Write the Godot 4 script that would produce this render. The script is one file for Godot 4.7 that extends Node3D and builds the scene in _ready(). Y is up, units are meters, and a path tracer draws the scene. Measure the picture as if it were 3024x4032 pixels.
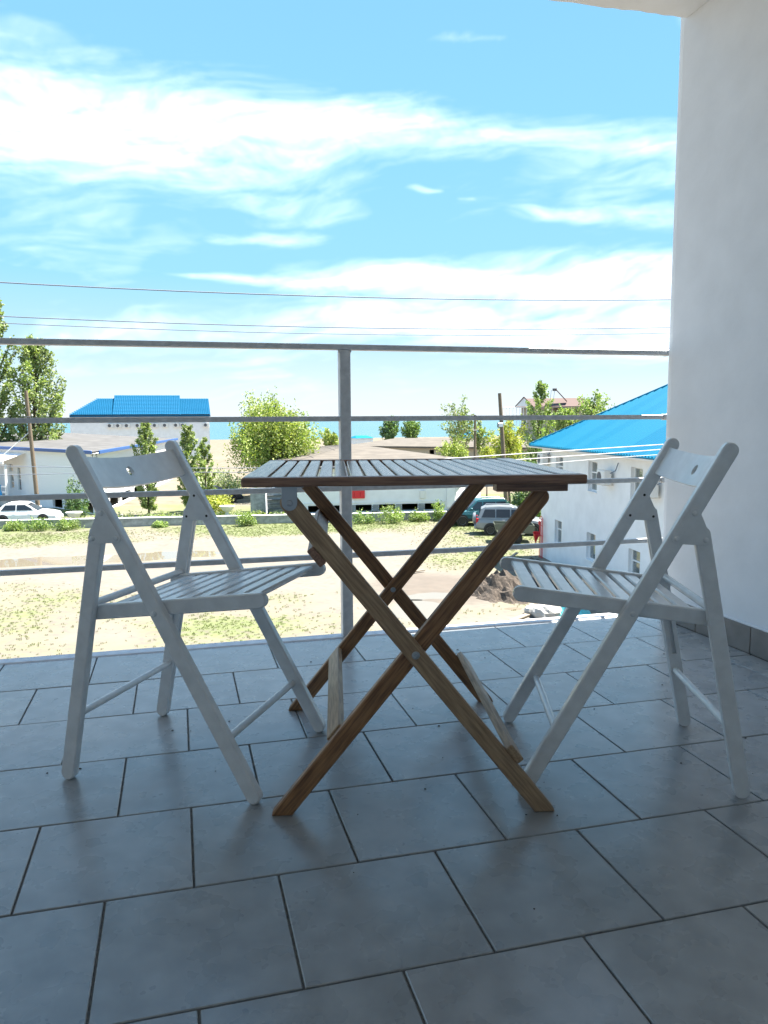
extends Node3D
# A hotel balcony by the sea: folding table and two folding chairs on grey tiles, a railing, and the yard, houses, trees and sea beyond.
# x runs along the facade to the right, -z points out to sea, y is up; the balcony floor is y = 0 and the yard lies 6 m below.

const YARD := -6.0
var rng := RandomNumberGenerator.new()
var M := {}
var taken := {}

# ---------------------------------------------------------------- mesh helper
class MB:
	var v := PackedVector3Array()
	var n := PackedVector3Array()
	var c := PackedColorArray()
	var uv := PackedVector2Array()
	var T := Transform3D()
	var col := Color(1, 1, 1)
	var use_col := false
	func tri(a: Vector3, b: Vector3, d: Vector3) -> void:   # counter-clockwise seen from outside
		var nn := (b - a).cross(d - a)
		if nn.length_squared() < 1e-16:
			return
		nn = (T.basis * nn).normalized()
		for p in [a, d, b]:
			v.append(T * p)
			n.append(nn)
			if use_col:
				c.append(col)
	func quad(a: Vector3, b: Vector3, d: Vector3, e: Vector3) -> void:
		tri(a, b, d)
		tri(a, d, e)
	func quad_out(a: Vector3, b: Vector3, d: Vector3, e: Vector3, mid: Vector3) -> void:
		var nn := (b - a).cross(d - a) + (d - a).cross(e - a)
		if nn.dot((a + b + d + e) * 0.25 - mid) < 0.0:
			quad(a, e, d, b)
		else:
			quad(a, b, d, e)
	func tri_out(a: Vector3, b: Vector3, d: Vector3, mid: Vector3) -> void:
		if (b - a).cross(d - a).dot((a + b + d) / 3.0 - mid) < 0.0:
			tri(a, d, b)
		else:
			tri(a, b, d)
	func stri(a: Vector3, na: Vector3, b: Vector3, nb: Vector3, d: Vector3, nd: Vector3) -> void:   # with smooth normals
		for p in [[a, na], [d, nd], [b, nb]]:
			v.append(T * p[0])
			n.append((T.basis * p[1]).normalized())
			if use_col:
				c.append(col)
	func box(mid: Vector3, size: Vector3, ch := 0.0) -> void:   # a box with chamfered edges
		var h := size * 0.5
		ch = minf(ch, minf(h.x, minf(h.y, h.z)) * 0.9)
		var P := func(ax: int, s: Vector3) -> Vector3:
			var p := Vector3(s.x * (h.x - ch), s.y * (h.y - ch), s.z * (h.z - ch))
			p[ax] = s[ax] * h[ax]
			return mid + p
		for ax in 3:
			var j := (ax + 1) % 3
			var k := (ax + 2) % 3
			for s in [-1.0, 1.0]:
				var q := []
				for w in [[-1.0, -1.0], [1.0, -1.0], [1.0, 1.0], [-1.0, 1.0]]:
					var o := Vector3()
					o[ax] = s
					o[j] = w[0]
					o[k] = w[1]
					q.append(P.call(ax, o))
				quad_out(q[0], q[1], q[2], q[3], mid)
			if ch > 0.0:
				for a in [-1.0, 1.0]:
					for b in [-1.0, 1.0]:
						var o1 := Vector3()
						var o2 := Vector3()
						o1[ax] = -1.0
						o2[ax] = 1.0
						o1[j] = a
						o2[j] = a
						o1[k] = b
						o2[k] = b
						quad_out(P.call(j, o1), P.call(j, o2), P.call(k, o2), P.call(k, o1), mid)
		if ch > 0.0:
			for sx in [-1.0, 1.0]:
				for sy in [-1.0, 1.0]:
					for sz in [-1.0, 1.0]:
						var o := Vector3(sx, sy, sz)
						tri_out(P.call(0, o), P.call(1, o), P.call(2, o), mid)
	func span(a: Vector3, b: Vector3, ch := 0.0) -> void:   # a box between two corners
		box((a + b) * 0.5, (b - a).abs(), ch)
	func extrude(poly: PackedVector2Array, z0: float, z1: float, bev := 0.0) -> void:   # an outline in x and y, drawn out along z
		if Geometry2D.is_polygon_clockwise(poly):
			poly = poly.duplicate()
			poly.reverse()
		var ins := poly
		if bev > 0.0:
			ins = PackedVector2Array()
			var m := poly.size()
			for i in m:
				var e1 := (poly[i] - poly[(i + m - 1) % m]).normalized()
				var e2 := (poly[(i + 1) % m] - poly[i]).normalized()
				var n1 := Vector2(-e1.y, e1.x)
				var n2 := Vector2(-e2.y, e2.x)
				var d := (n1 + n2)
				d = d.normalized() / maxf(0.35, sqrt((1.0 + n1.dot(n2)) * 0.5))
				ins.append(poly[i] + d * bev)
		var idx := Geometry2D.triangulate_polygon(ins)
		for i in range(0, idx.size(), 3):
			var a := ins[idx[i]]
			var b := ins[idx[i + 1]]
			var d := ins[idx[i + 2]]
			if (b - a).cross(d - a) < 0.0:
				var t := b
				b = d
				d = t
			tri(Vector3(a.x, a.y, z1), Vector3(b.x, b.y, z1), Vector3(d.x, d.y, z1))
			tri(Vector3(a.x, a.y, z0), Vector3(d.x, d.y, z0), Vector3(b.x, b.y, z0))
		var rings := [[ins, z0], [poly, z0 + bev], [poly, z1 - bev], [ins, z1]] if bev > 0.0 else [[poly, z0], [poly, z1]]
		for r in rings.size() - 1:
			var p0: PackedVector2Array = rings[r][0]
			var p1: PackedVector2Array = rings[r + 1][0]
			var y0: float = rings[r][1]
			var y1: float = rings[r + 1][1]
			for i in p0.size():
				var k := (i + 1) % p0.size()
				quad(Vector3(p0[i].x, p0[i].y, y0), Vector3(p0[k].x, p0[k].y, y0), Vector3(p1[k].x, p1[k].y, y1), Vector3(p1[i].x, p1[i].y, y1))
	func tube(path: Array, radii, sides := 8, cap := true) -> void:
		var rings := []
		var up := Vector3.UP
		for i in path.size():
			var d: Vector3 = (path[mini(i + 1, path.size() - 1)] - path[maxi(i - 1, 0)]).normalized()
			if absf(d.dot(up)) > 0.95:
				up = Vector3.RIGHT
			var a := d.cross(up).normalized()
			var b := d.cross(a).normalized()
			var r: float = radii[i] if radii is Array else radii
			var ring := []
			for s in sides:
				var t := TAU * s / sides
				var o := a * cos(t) + b * sin(t)
				ring.append([path[i] + o * r, o])
			rings.append(ring)
		for i in path.size() - 1:
			for s in sides:
				var k := (s + 1) % sides
				var p = rings[i][s]
				var q = rings[i][k]
				var w = rings[i + 1][k]
				var x = rings[i + 1][s]
				var ok: bool = (q[0] - p[0]).cross(w[0] - p[0]).dot(p[1] + q[1]) > 0.0
				if ok:
					stri(p[0], p[1], q[0], q[1], w[0], w[1])
					stri(p[0], p[1], w[0], w[1], x[0], x[1])
				else:
					stri(p[0], p[1], w[0], w[1], q[0], q[1])
					stri(p[0], p[1], x[0], x[1], w[0], w[1])
		if cap:
			for e in [[0, 1], [path.size() - 1, path.size() - 2]]:
				var ring = rings[e[0]]
				for s in sides:
					tri_out(path[e[0]], ring[s][0], ring[(s + 1) % sides][0], path[e[1]])
	func lathe(prof: Array, sides := 16) -> void:   # points (radius, height) turned round the y axis
		for i in prof.size() - 1:
			var p: Vector2 = prof[i]
			var q: Vector2 = prof[i + 1]
			var nn := Vector2(q.y - p.y, p.x - q.x).normalized()
			for s in sides:
				var a := TAU * s / sides
				var b := TAU * (s + 1) / sides
				var da := Vector3(cos(a), 0, sin(a))
				var db := Vector3(cos(b), 0, sin(b))
				var na := da * nn.x + Vector3(0, nn.y, 0)
				var nb := db * nn.x + Vector3(0, nn.y, 0)
				var p0 := da * p.x + Vector3(0, p.y, 0)
				var p1 := db * p.x + Vector3(0, p.y, 0)
				var q0 := da * q.x + Vector3(0, q.y, 0)
				var q1 := db * q.x + Vector3(0, q.y, 0)
				stri(p0, na, q1, nb, p1, nb)
				stri(p0, na, q0, na, q1, nb)
	func leaf(p: Vector3, d: Vector3, side: Vector3, l: float, w: float) -> void:
		var a := p
		var b := p + d * l * 0.5 + side * w * 0.5
		var e := p + d * l
		var f := p + d * l * 0.5 - side * w * 0.5
		tri(a, b, e)
		tri(a, e, f)
	func mesh() -> ArrayMesh:
		var arr := []
		arr.resize(Mesh.ARRAY_MAX)
		arr[Mesh.ARRAY_VERTEX] = v
		arr[Mesh.ARRAY_NORMAL] = n
		if use_col:
			arr[Mesh.ARRAY_COLOR] = c
		if uv.size() == v.size():
			arr[Mesh.ARRAY_TEX_UV] = uv
		var m := ArrayMesh.new()
		m.add_surface_from_arrays(Mesh.PRIMITIVE_TRIANGLES, arr)
		return m

# ---------------------------------------------------------------- scene helpers
func numbered(called: String) -> String:
	if not taken.has(called):
		taken[called] = 0
		return called
	taken[called] += 1
	return "%s_%03d" % [called, taken[called]]

func thing(called: String, label: String, category: String, at := Vector3.ZERO, turn := 0.0, group := "") -> Node3D:
	var o := Node3D.new()
	o.name = numbered(called)
	add_child(o)
	o.position = at
	o.rotation.y = turn
	tag(o, label, category, group)
	return o

func tag(o: Node, label: String, category: String, group := "") -> void:
	o.set_meta("label", label)
	o.set_meta("category", category)
	if group:
		o.set_meta("group", group)

func obj(called: String, mb: MB, mat: Material, parent: Node = self) -> MeshInstance3D:
	return put(called, mb.mesh(), mat, parent)

func put(called: String, mesh: Mesh, mat: Material, parent: Node = self) -> MeshInstance3D:
	var o := MeshInstance3D.new()
	o.mesh = mesh
	o.material_override = mat
	o.name = numbered(called) if parent == self else called
	parent.add_child(o, true)
	return o

func struct(called: String, mb: MB, mat: Material, label: String, category: String) -> MeshInstance3D:
	var o := obj(called, mb, mat)
	o.set_meta("kind", "structure")
	tag(o, label, category)
	return o

func copy_of(root: Node3D, at: Vector3, turn: float, label: String) -> Node3D:
	var r := root.duplicate() as Node3D
	r.name = numbered(String(root.name))
	add_child(r)
	r.position = at
	r.rotation.y = turn
	r.set_meta("label", label)
	return r

func stadium(p0: Vector2, p1: Vector2, w: float, seg := 8) -> PackedVector2Array:   # a bar with round ends
	var d := (p1 - p0).normalized()
	var s := Vector2(-d.y, d.x)
	var out := PackedVector2Array()
	for i in seg + 1:
		var t := PI * i / seg
		out.append(p1 + (s * -cos(t) + d * sin(t)) * w * 0.5)
	for i in seg + 1:
		var t := PI * i / seg
		out.append(p0 + (s * cos(t) - d * sin(t)) * w * 0.5)
	return out

func circle(at: Vector2, r: float, seg := 16) -> PackedVector2Array:
	var out := PackedVector2Array()
	for i in seg:
		out.append(at + Vector2(cos(TAU * i / seg), sin(TAU * i / seg)) * r)
	return out

# ---------------------------------------------------------------- materials
func lin(r: float, g: float, b: float, a := 1.0) -> Color:   # a real-world base colour
	var c := Color(r, g, b).linear_to_srgb()
	c.a = a
	return c

func noise_tex(size: int, freq: float, lo: Color, hi: Color, octaves := 4, sd := 1, mid = null, warp := 0.0, kind := FastNoiseLite.TYPE_SIMPLEX_SMOOTH) -> NoiseTexture2D:
	var nz := FastNoiseLite.new()
	nz.seed = sd
	nz.noise_type = kind
	nz.frequency = freq
	nz.fractal_octaves = octaves
	if warp > 0.0:
		nz.domain_warp_enabled = true
		nz.domain_warp_amplitude = warp
		nz.domain_warp_frequency = freq * 0.7
	var gr := Gradient.new()
	gr.set_color(0, lo)
	gr.set_color(1, hi)
	if mid != null:
		gr.add_point(0.5, mid)
	var t := NoiseTexture2D.new()
	t.width = size
	t.height = size
	t.seamless = true
	t.noise = nz
	t.color_ramp = gr
	return t

func mat(called: String, color: Color, rough := 0.7, metal := 0.0) -> StandardMaterial3D:
	var m := StandardMaterial3D.new()
	m.resource_name = called
	m.albedo_color = color
	m.roughness = rough
	m.metallic = metal
	M[called] = m
	return m

func tri_map(m: StandardMaterial3D, tex: Texture2D, scale: Vector3, world := false) -> StandardMaterial3D:
	m.albedo_texture = tex
	m.uv1_triplanar = true
	m.uv1_world_triplanar = world
	m.uv1_scale = scale
	m.uv1_triplanar_sharpness = 4.0
	return m

func make_materials() -> void:
	# plaster, tiles, paint
	var m := mat("plaster", lin(0.85, 0.88, 0.92), 0.9)
	tri_map(m, noise_tex(512, 0.012, Color(0.96, 0.96, 0.96), Color(1, 1, 1), 5, 3), Vector3(0.7, 0.7, 0.7), true)
	m.heightmap_enabled = true
	m.heightmap_texture = noise_tex(512, 0.02, Color.BLACK, Color.WHITE, 5, 5)
	m.heightmap_scale = 0.1
	for k in 3:
		var t := mat("tile_%d" % k, lin([0.375, 0.415, 0.345][k], [0.39, 0.425, 0.365][k], [0.405, 0.43, 0.38][k]), 0.30)
		t.metallic_specular = 0.62
		tri_map(t, noise_tex(1024, 0.006, Color(0.84, 0.84, 0.84), Color(1, 1, 1), 8, 11 + k), Vector3(1.6, 1.6, 1.6), true)
		t.uv1_offset = Vector3(0.37 * k, 0, 0.21 * k)
		t.roughness_texture = noise_tex(512, 0.012, Color(0.86, 0.86, 0.86), Color(1, 1, 1), 4, 21 + k)
		t.heightmap_enabled = true
		t.heightmap_texture = noise_tex(256, 0.06, Color.BLACK, Color.WHITE, 4, 31)
		t.heightmap_scale = 0.006
	m = mat("grout", lin(0.17, 0.168, 0.16), 0.95)
	tri_map(m, noise_tex(256, 0.05, Color(0.75, 0.75, 0.75), Color(1, 1, 1), 4, 6), Vector3(6, 6, 6), true)
	m = mat("skirting", lin(0.25, 0.235, 0.22), 0.5)
	tri_map(m, noise_tex(512, 0.01, Color(0.85, 0.85, 0.85), Color(1, 1, 1), 5, 9), Vector3(1.6, 1.6, 1.6), true)
	m = mat("coping", lin(0.80, 0.82, 0.84), 0.7)
	tri_map(m, noise_tex(256, 0.03, Color(0.88, 0.88, 0.9), Color(1, 1, 1), 5, 13), Vector3(2, 2, 2), true)
	m = mat("rail_paint", lin(0.76, 0.78, 0.80), 0.42)
	tri_map(m, noise_tex(256, 0.03, Color(0.88, 0.88, 0.88), Color(1, 1, 1), 5, 14), Vector3(3, 3, 3), true)
	m = mat("chair_paint", lin(0.82, 0.845, 0.86), 0.26)
	m.metallic_specular = 0.58
	tri_map(m, noise_tex(256, 0.02, Color(0.93, 0.93, 0.93), Color(1, 1, 1), 5, 15), Vector3(4, 4, 4))
	m = mat("screw_hole", lin(0.03, 0.03, 0.03), 0.8)
	# wood
	var wood := noise_tex(512, 0.02, lin(0.13, 0.062, 0.03), lin(0.46, 0.25, 0.115), 5, 41, lin(0.29, 0.145, 0.064), 25.0)
	m = mat("wood", Color(1, 1, 1), 0.42)
	tri_map(m, wood, Vector3(0.9, 14, 14))
	m.heightmap_enabled = true
	m.heightmap_texture = noise_tex(512, 0.03, Color.BLACK, Color.WHITE, 4, 43)
	m.heightmap_scale = 0.02
	m = mat("wood_worn", Color(1, 1, 1), 0.5)
	tri_map(m, noise_tex(512, 0.02, lin(0.20, 0.125, 0.075), lin(0.55, 0.39, 0.235), 5, 46, lin(0.37, 0.245, 0.145), 25.0), Vector3(0.9, 14, 14))
	m = mat("wood_top", Color(1, 1, 1), 0.26)
	m.metallic_specular = 0.6
	tri_map(m, noise_tex(512, 0.02, lin(0.075, 0.042, 0.03), lin(0.26, 0.165, 0.115), 5, 44, lin(0.15, 0.085, 0.057), 25.0), Vector3(14, 14, 0.9))
	m.roughness_texture = noise_tex(512, 0.015, Color(0.6, 0.6, 0.6), Color(1, 1, 1), 5, 45)
	m = mat("wood_edge", Color(1, 1, 1), 0.45)
	tri_map(m, noise_tex(512, 0.02, lin(0.15, 0.08, 0.055), lin(0.42, 0.25, 0.165), 5, 47, lin(0.27, 0.148, 0.096), 25.0), Vector3(0.9, 14, 14))
	mat("steel", lin(0.42, 0.45, 0.48), 0.4, 0.8)
	mat("steel_dark", lin(0.12, 0.13, 0.14), 0.5, 0.6)
	# outdoors
	m = mat("white_wall", lin(0.85, 0.855, 0.86), 0.9)
	tri_map(m, noise_tex(512, 0.01, Color(0.95, 0.95, 0.95), Color(1, 1, 1), 5, 51), Vector3(0.2, 0.2, 0.2), true)
	m = mat("siding", lin(0.80, 0.80, 0.79), 0.7)
	m = mat("grey_wall", lin(0.42, 0.43, 0.43), 0.9)
	tri_map(m, noise_tex(512, 0.012, Color(0.75, 0.75, 0.75), Color(1, 1, 1), 5, 52), Vector3(0.4, 0.4, 0.4), true)
	m = mat("beige_wall", lin(0.45, 0.40, 0.32), 0.9)
	mat("blue_roof", lin(0.001, 0.155, 0.27), 0.55).metallic_specular = 0.3
	mat("blue_roof_faded", lin(0.004, 0.165, 0.275), 0.6).metallic_specular = 0.3
	mat("blue_roof_deep", lin(0.001, 0.146, 0.262), 0.5).metallic_specular = 0.3
	mat("hotel_roof", lin(0.001, 0.088, 0.19), 0.55).metallic_specular = 0.3
	mat("blue_trim", lin(0.02, 0.085, 0.27), 0.5)
	m = mat("felt_roof", lin(0.135, 0.13, 0.126), 0.95)
	tri_map(m, noise_tex(512, 0.012, Color(0.72, 0.72, 0.72), Color(1, 1, 1), 5, 53), Vector3(0.08, 0.08, 0.08), true)
	m = mat("beige_roof", lin(0.150, 0.130, 0.108), 0.95)
	tri_map(m, noise_tex(512, 0.012, Color(0.80, 0.80, 0.80), Color(1, 1, 1), 5, 54), Vector3(0.08, 0.08, 0.08), true)
	mat("brown_roof", lin(0.115, 0.075, 0.066), 0.85)
	mat("brown_panel", lin(0.13, 0.07, 0.06), 0.7)
	mat("frame_white", lin(0.80, 0.80, 0.80), 0.4)
	m = mat("pane", lin(0.5, 0.6, 0.62, 0.12), 0.03)
	m.transparency = BaseMaterial3D.TRANSPARENCY_ALPHA
	mat("unit_white", lin(0.72, 0.71, 0.68), 0.5)
	mat("unit_grille", lin(0.10, 0.10, 0.11), 0.6)
	mat("red_paint", lin(0.62, 0.02, 0.03), 0.45)
	m = mat("pole_wood", lin(0.26, 0.20, 0.14), 0.9)
	tri_map(m, noise_tex(256, 0.03, Color(0.6, 0.6, 0.6), Color(1, 1, 1), 5, 55), Vector3(6, 0.5, 6))
	mat("concrete", lin(0.42, 0.41, 0.39), 0.9)
	mat("cable", lin(0.16, 0.19, 0.24), 0.6)
	mat("cable_pale", lin(0.65, 0.65, 0.65), 0.6)
	m = mat("bark", lin(0.16, 0.12, 0.085), 0.95)
	tri_map(m, noise_tex(256, 0.03, Color(0.5, 0.5, 0.5), Color(1, 1, 1), 5, 56), Vector3(2, 0.6, 2))
	mat("pale_bark", lin(0.42, 0.36, 0.28), 0.95)
	m = mat("leaves", Color(1, 1, 1), 0.55)
	m.vertex_color_use_as_albedo = true
	m.cull_mode = BaseMaterial3D.CULL_DISABLED
	m.backlight_enabled = true
	m.backlight = Color(0.85, 0.9, 0.55)
	# cars
	mat("car_silver", lin(0.24, 0.26, 0.285), 0.3, 0.3)
	mat("car_teal", lin(0.03, 0.12, 0.15), 0.3, 0.3)
	mat("car_white", lin(0.78, 0.79, 0.80), 0.25)
	mat("car_dark", lin(0.02, 0.022, 0.03), 0.3)
	m = mat("car_glass", lin(0.02, 0.028, 0.04), 0.05)
	m.metallic_specular = 0.35
	mat("rubber", lin(0.018, 0.018, 0.018), 0.85)
	mat("rim", lin(0.55, 0.56, 0.58), 0.3, 0.7)
	mat("lamp_red", lin(0.45, 0.01, 0.02), 0.25)
	mat("lamp_clear", lin(0.75, 0.76, 0.78), 0.15)
	mat("trailer_paint", lin(0.11, 0.12, 0.09), 0.7)
	m = mat("sea", lin(0.04, 0.13, 0.15), 0.25)
	m.normal_enabled = true
	var wv := noise_tex(512, 0.02, Color.BLACK, Color.WHITE, 5, 61)
	wv.as_normal_map = true
	wv.bump_strength = 3.0
	wv.color_ramp = null
	tri_map(m, noise_tex(512, 0.01, Color(0.75, 0.85, 0.9), Color(1, 1, 1), 5, 62), Vector3(0.01, 0.01, 0.03), true)
	m.normal_texture = wv
	m.normal_scale = 0.4
	m = mat("sand", lin(0.175, 0.152, 0.122), 0.95)
	tri_map(m, noise_tex(1024, 0.01, Color(0.72, 0.74, 0.62), Color(1, 1, 1), 6, 63, Color(0.95, 0.93, 0.88)), Vector3(0.05, 0.05, 0.05), true)
	m = mat("soil", lin(0.15, 0.118, 0.093), 0.95)
	tri_map(m, noise_tex(512, 0.03, Color(0.45, 0.45, 0.45), Color(1, 1, 1), 5, 64), Vector3(0.7, 0.7, 0.7), true)
	m = mat("water", lin(0.20, 0.17, 0.13), 0.03)
	mat("tarp", lin(0.10, 0.48, 0.50), 0.6)
	mat("sack", lin(0.36, 0.35, 0.33), 0.85)
	mat("black_sheet", lin(0.015, 0.016, 0.02), 0.5)
	mat("timber", lin(0.26, 0.22, 0.17), 0.85)
	mat("stone_urn", lin(0.66, 0.65, 0.62), 0.85)
	mat("cloth_blue", lin(0.02, 0.30, 0.62), 0.9)
	mat("cloth_red", lin(0.60, 0.12, 0.10), 0.9)
	mat("cloth_dark", lin(0.05, 0.03, 0.08), 0.9)
	mat("cloth_pale", lin(0.70, 0.60, 0.52), 0.9)
	mat("crumb", lin(0.05, 0.045, 0.04), 0.9)

# ---------------------------------------------------------------- camera, sky, sun
func make_view() -> void:
	var cam := Camera3D.new()
	cam.name = "camera"
	cam.fov = 66.353
	cam.near = 0.05
	cam.far = 30000.0
	cam.transform = Transform3D(Basis(Vector3.UP, deg_to_rad(-14.715)) * Basis(Vector3.RIGHT, deg_to_rad(-6.7095)) * Basis(Vector3.BACK, deg_to_rad(-0.3502)), Vector3(0, 0.832, 0))
	add_child(cam)
	cam.current = true
	var env := Environment.new()
	env.background_mode = Environment.BG_SKY
	env.tonemap_mode = Environment.TONE_MAPPER_LINEAR
	env.tonemap_exposure = EXPOSURE
	env.sdfgi_enabled = true
	env.ssao_enabled = true
	env.ssil_enabled = true
	var pano := PanoramaSkyMaterial.new()
	pano.panorama = ImageTexture.create_from_image(sky_image())
	var sky := Sky.new()
	sky.sky_material = pano
	env.sky = sky
	var we := WorldEnvironment.new()
	we.name = "world_environment"
	we.environment = env
	add_child(we)
	var sun := DirectionalLight3D.new()
	sun.name = "sun"
	sun.light_energy = 1.02
	sun.light_color = Color(1.0, 0.975, 0.93)
	sun.light_angular_distance = 0.53
	sun.shadow_enabled = true
	add_child(sun)
	sun.look_at_from_position(Vector3.ZERO, -Vector3(0.42, 0.905, -0.003).normalized())

const EXPOSURE := 6.4
# streaks of cloud in degrees: bearing, height, half width at either end, then thickness
const STREAKS := [[-17.5,18.57,4.32,-1.7,18.67,3.74,1.00], [-1.7,18.67,3.74,13.9,19.04,2.16,0.95], [13.9,19.04,2.02,38.3,16.91,1.30,0.75], [-1.8,15.96,1.73,12.6,14.49,0.72,0.60], [2.6,12.93,0.40,8.7,13.26,0.72,0.65], [26.1,16.01,0.86,35.6,15.64,1.15,0.50], [25.2,13.61,0.58,38.5,12.90,1.30,0.70], [0.6,9.97,0.40,10.6,9.94,0.81,0.75], [10.6,9.63,1.30,23.7,9.62,1.58,1.00], [20.4,9.55,1.73,41.4,8.19,2.16,0.95], [-8.1,5.80,1.01,13.8,7.11,2.02,0.60], [13.8,7.11,2.02,41.5,5.91,2.30,0.85], [-10.2,4.25,0.58,10.5,4.54,0.72,0.45], [18.4,24.96,0.35,23.5,24.23,0.29,0.45], [18.3,15.23,0.17,19.6,15.17,0.14,0.60], [21.2,14.42,0.14,22.0,14.36,0.12,0.50], [23.3,13.40,0.20,24.6,13.41,0.17,0.50], [13.9,10.81,0.17,15.5,10.77,0.14,0.50], [-14.9,22.23,2.02,-5.8,22.52,1.44,0.50]]

var n_soft := FastNoiseLite.new()
var n_fine := FastNoiseLite.new()

func cloud_at(az: float, el: float) -> float:
	var wx := n_soft.get_noise_2d(az * 2.0, el * 6.0)
	var wy := n_soft.get_noise_2d(az * 2.0 + 400.0, el * 6.0 + 90.0)
	var a := az + wx * 4.0
	var e := el + wy * 1.5
	var d := 0.0
	for s in STREAKS:
		var dx: float = s[3] - s[0]
		var t := clampf((a - s[0]) / dx, 0.0, 1.0)
		var over := maxf(0.0, maxf(s[0] - a, a - s[3])) * 0.3
		var h := lerpf(s[2], s[5], t)
		var q := sqrt(pow(e - lerpf(s[1], s[4], t), 2.0) + over * over) / h
		if q < 1.9:
			d = maxf(d, s[6] * smoothstep(1.9, 0.0, q))
	# the same kind of streaks all round the rest of the sky
	var away := smoothstep(34.0, 60.0, absf(wrapf(az - 14.0, -180.0, 180.0)))
	away = maxf(away, smoothstep(27.0, 40.0, el))
	if away > 0.0:
		d = maxf(d, away * smoothstep(-0.05, 0.45, n_soft.get_noise_2d(az * 0.9 + 1000.0, el * 3.2 + wy * 12.0)))
	# a thin veil of ice cloud between the streaks
	d = maxf(d, 0.42 * smoothstep(-0.1, 0.5, n_soft.get_noise_2d(az * 1.4 + 700.0, el * 5.0 + wx * 20.0)))
	if d <= 0.0:
		return 0.0
	# long fibres, drawn out along the wind and combed at two scales
	var along := a * 0.92 + e * 0.9
	var f := n_fine.get_noise_2d(along * 4.0, e * 26.0 - a * 3.0) * 0.5 + 0.5
	var f2 := n_fine.get_noise_2d(along * 9.0 + 77.0, e * 70.0 - a * 9.0) * 0.5 + 0.5
	var puff := n_fine.get_noise_2d(a * 22.0 + 31.0, e * 34.0) * 0.5 + 0.5
	var tiny := n_fine.get_noise_2d(along * 30.0 + 5.0, e * 120.0 - a * 14.0)
	var body := d * (0.30 + 0.70 * f + 0.34 * puff + 0.10 * tiny)
	return clampf(body - (1.0 - f2) * 0.42 * (1.0 - d * 0.5), 0.0, 1.0)

func clear_sky(el: float) -> Vector3:
	var stops := [[0.0, Vector3(0.60, 0.66, 0.70)], [2.0, Vector3(0.54, 0.64, 0.70)], [5.0, Vector3(0.38, 0.57, 0.70)], [10.0, Vector3(0.235, 0.50, 0.71)], [18.0, Vector3(0.20, 0.465, 0.70)], [30.0, Vector3(0.175, 0.41, 0.68)], [60.0, Vector3(0.10, 0.27, 0.58)], [90.0, Vector3(0.09, 0.24, 0.52)]]
	for i in stops.size() - 1:
		if el <= stops[i + 1][0]:
			return stops[i][1].lerp(stops[i + 1][1], (el - stops[i][0]) / (stops[i + 1][0] - stops[i][0]))
	return stops[-1][1]

func sky_image() -> Image:
	n_soft.seed = 5
	n_soft.frequency = 0.02
	n_soft.fractal_octaves = 4
	n_fine.seed = 8
	n_fine.frequency = 0.02
	n_fine.fractal_octaves = 5
	var W := 4096
	var H := 2048
	var px := PackedFloat32Array()
	px.resize(W * H * 3)
	for y in H:
		var el := 90.0 - (y + 0.5) * 180.0 / H
		var low := el < 0.0
		var base := clear_sky(maxf(el, 0.0))
		var x := 0
		while x < W:
			var az := wrapf((x + 0.5) * 360.0 / W, -180.0, 180.0)
			var near := el < 30.0 and az > -22.0 and az < 52.0
			var step := 1 if near else 8
			var c := base
			if low:
				c = Vector3(0.42, 0.42, 0.40)
				step = W
			elif el > 62.0:
				step = 16
			if not low and (near or y % 4 == 0):
				c = base.lerp(Vector3(1.16, 1.27, 1.42), pow(cloud_at(az, el), 1.5))
				if el < 3.0:
					c = base.lerp(c, el / 3.0)
			elif not low and y > 0:
				var o := ((y - 1) * W + x) * 3
				c = Vector3(px[o], px[o + 1], px[o + 2]) * SKY_DIV
			c /= SKY_DIV
			for k in step:
				if x + k >= W:
					break
				var o := (y * W + x + k) * 3
				px[o] = c.x
				px[o + 1] = c.y
				px[o + 2] = c.z
			x += step
	return Image.create_from_data(W, H, false, Image.FORMAT_RGBF, px.to_byte_array())

const SKY_DIV := 3.9

# ---------------------------------------------------------------- the balcony
const PITCH := 0.303
const ROW0 := -1.0606      # z of the tile joint that row 0 starts at
const COL0 := 0.1527       # x of a joint in the even rows
const EDGE := -2.8786      # where the tiles end
const WALL_X := 1.947

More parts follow.
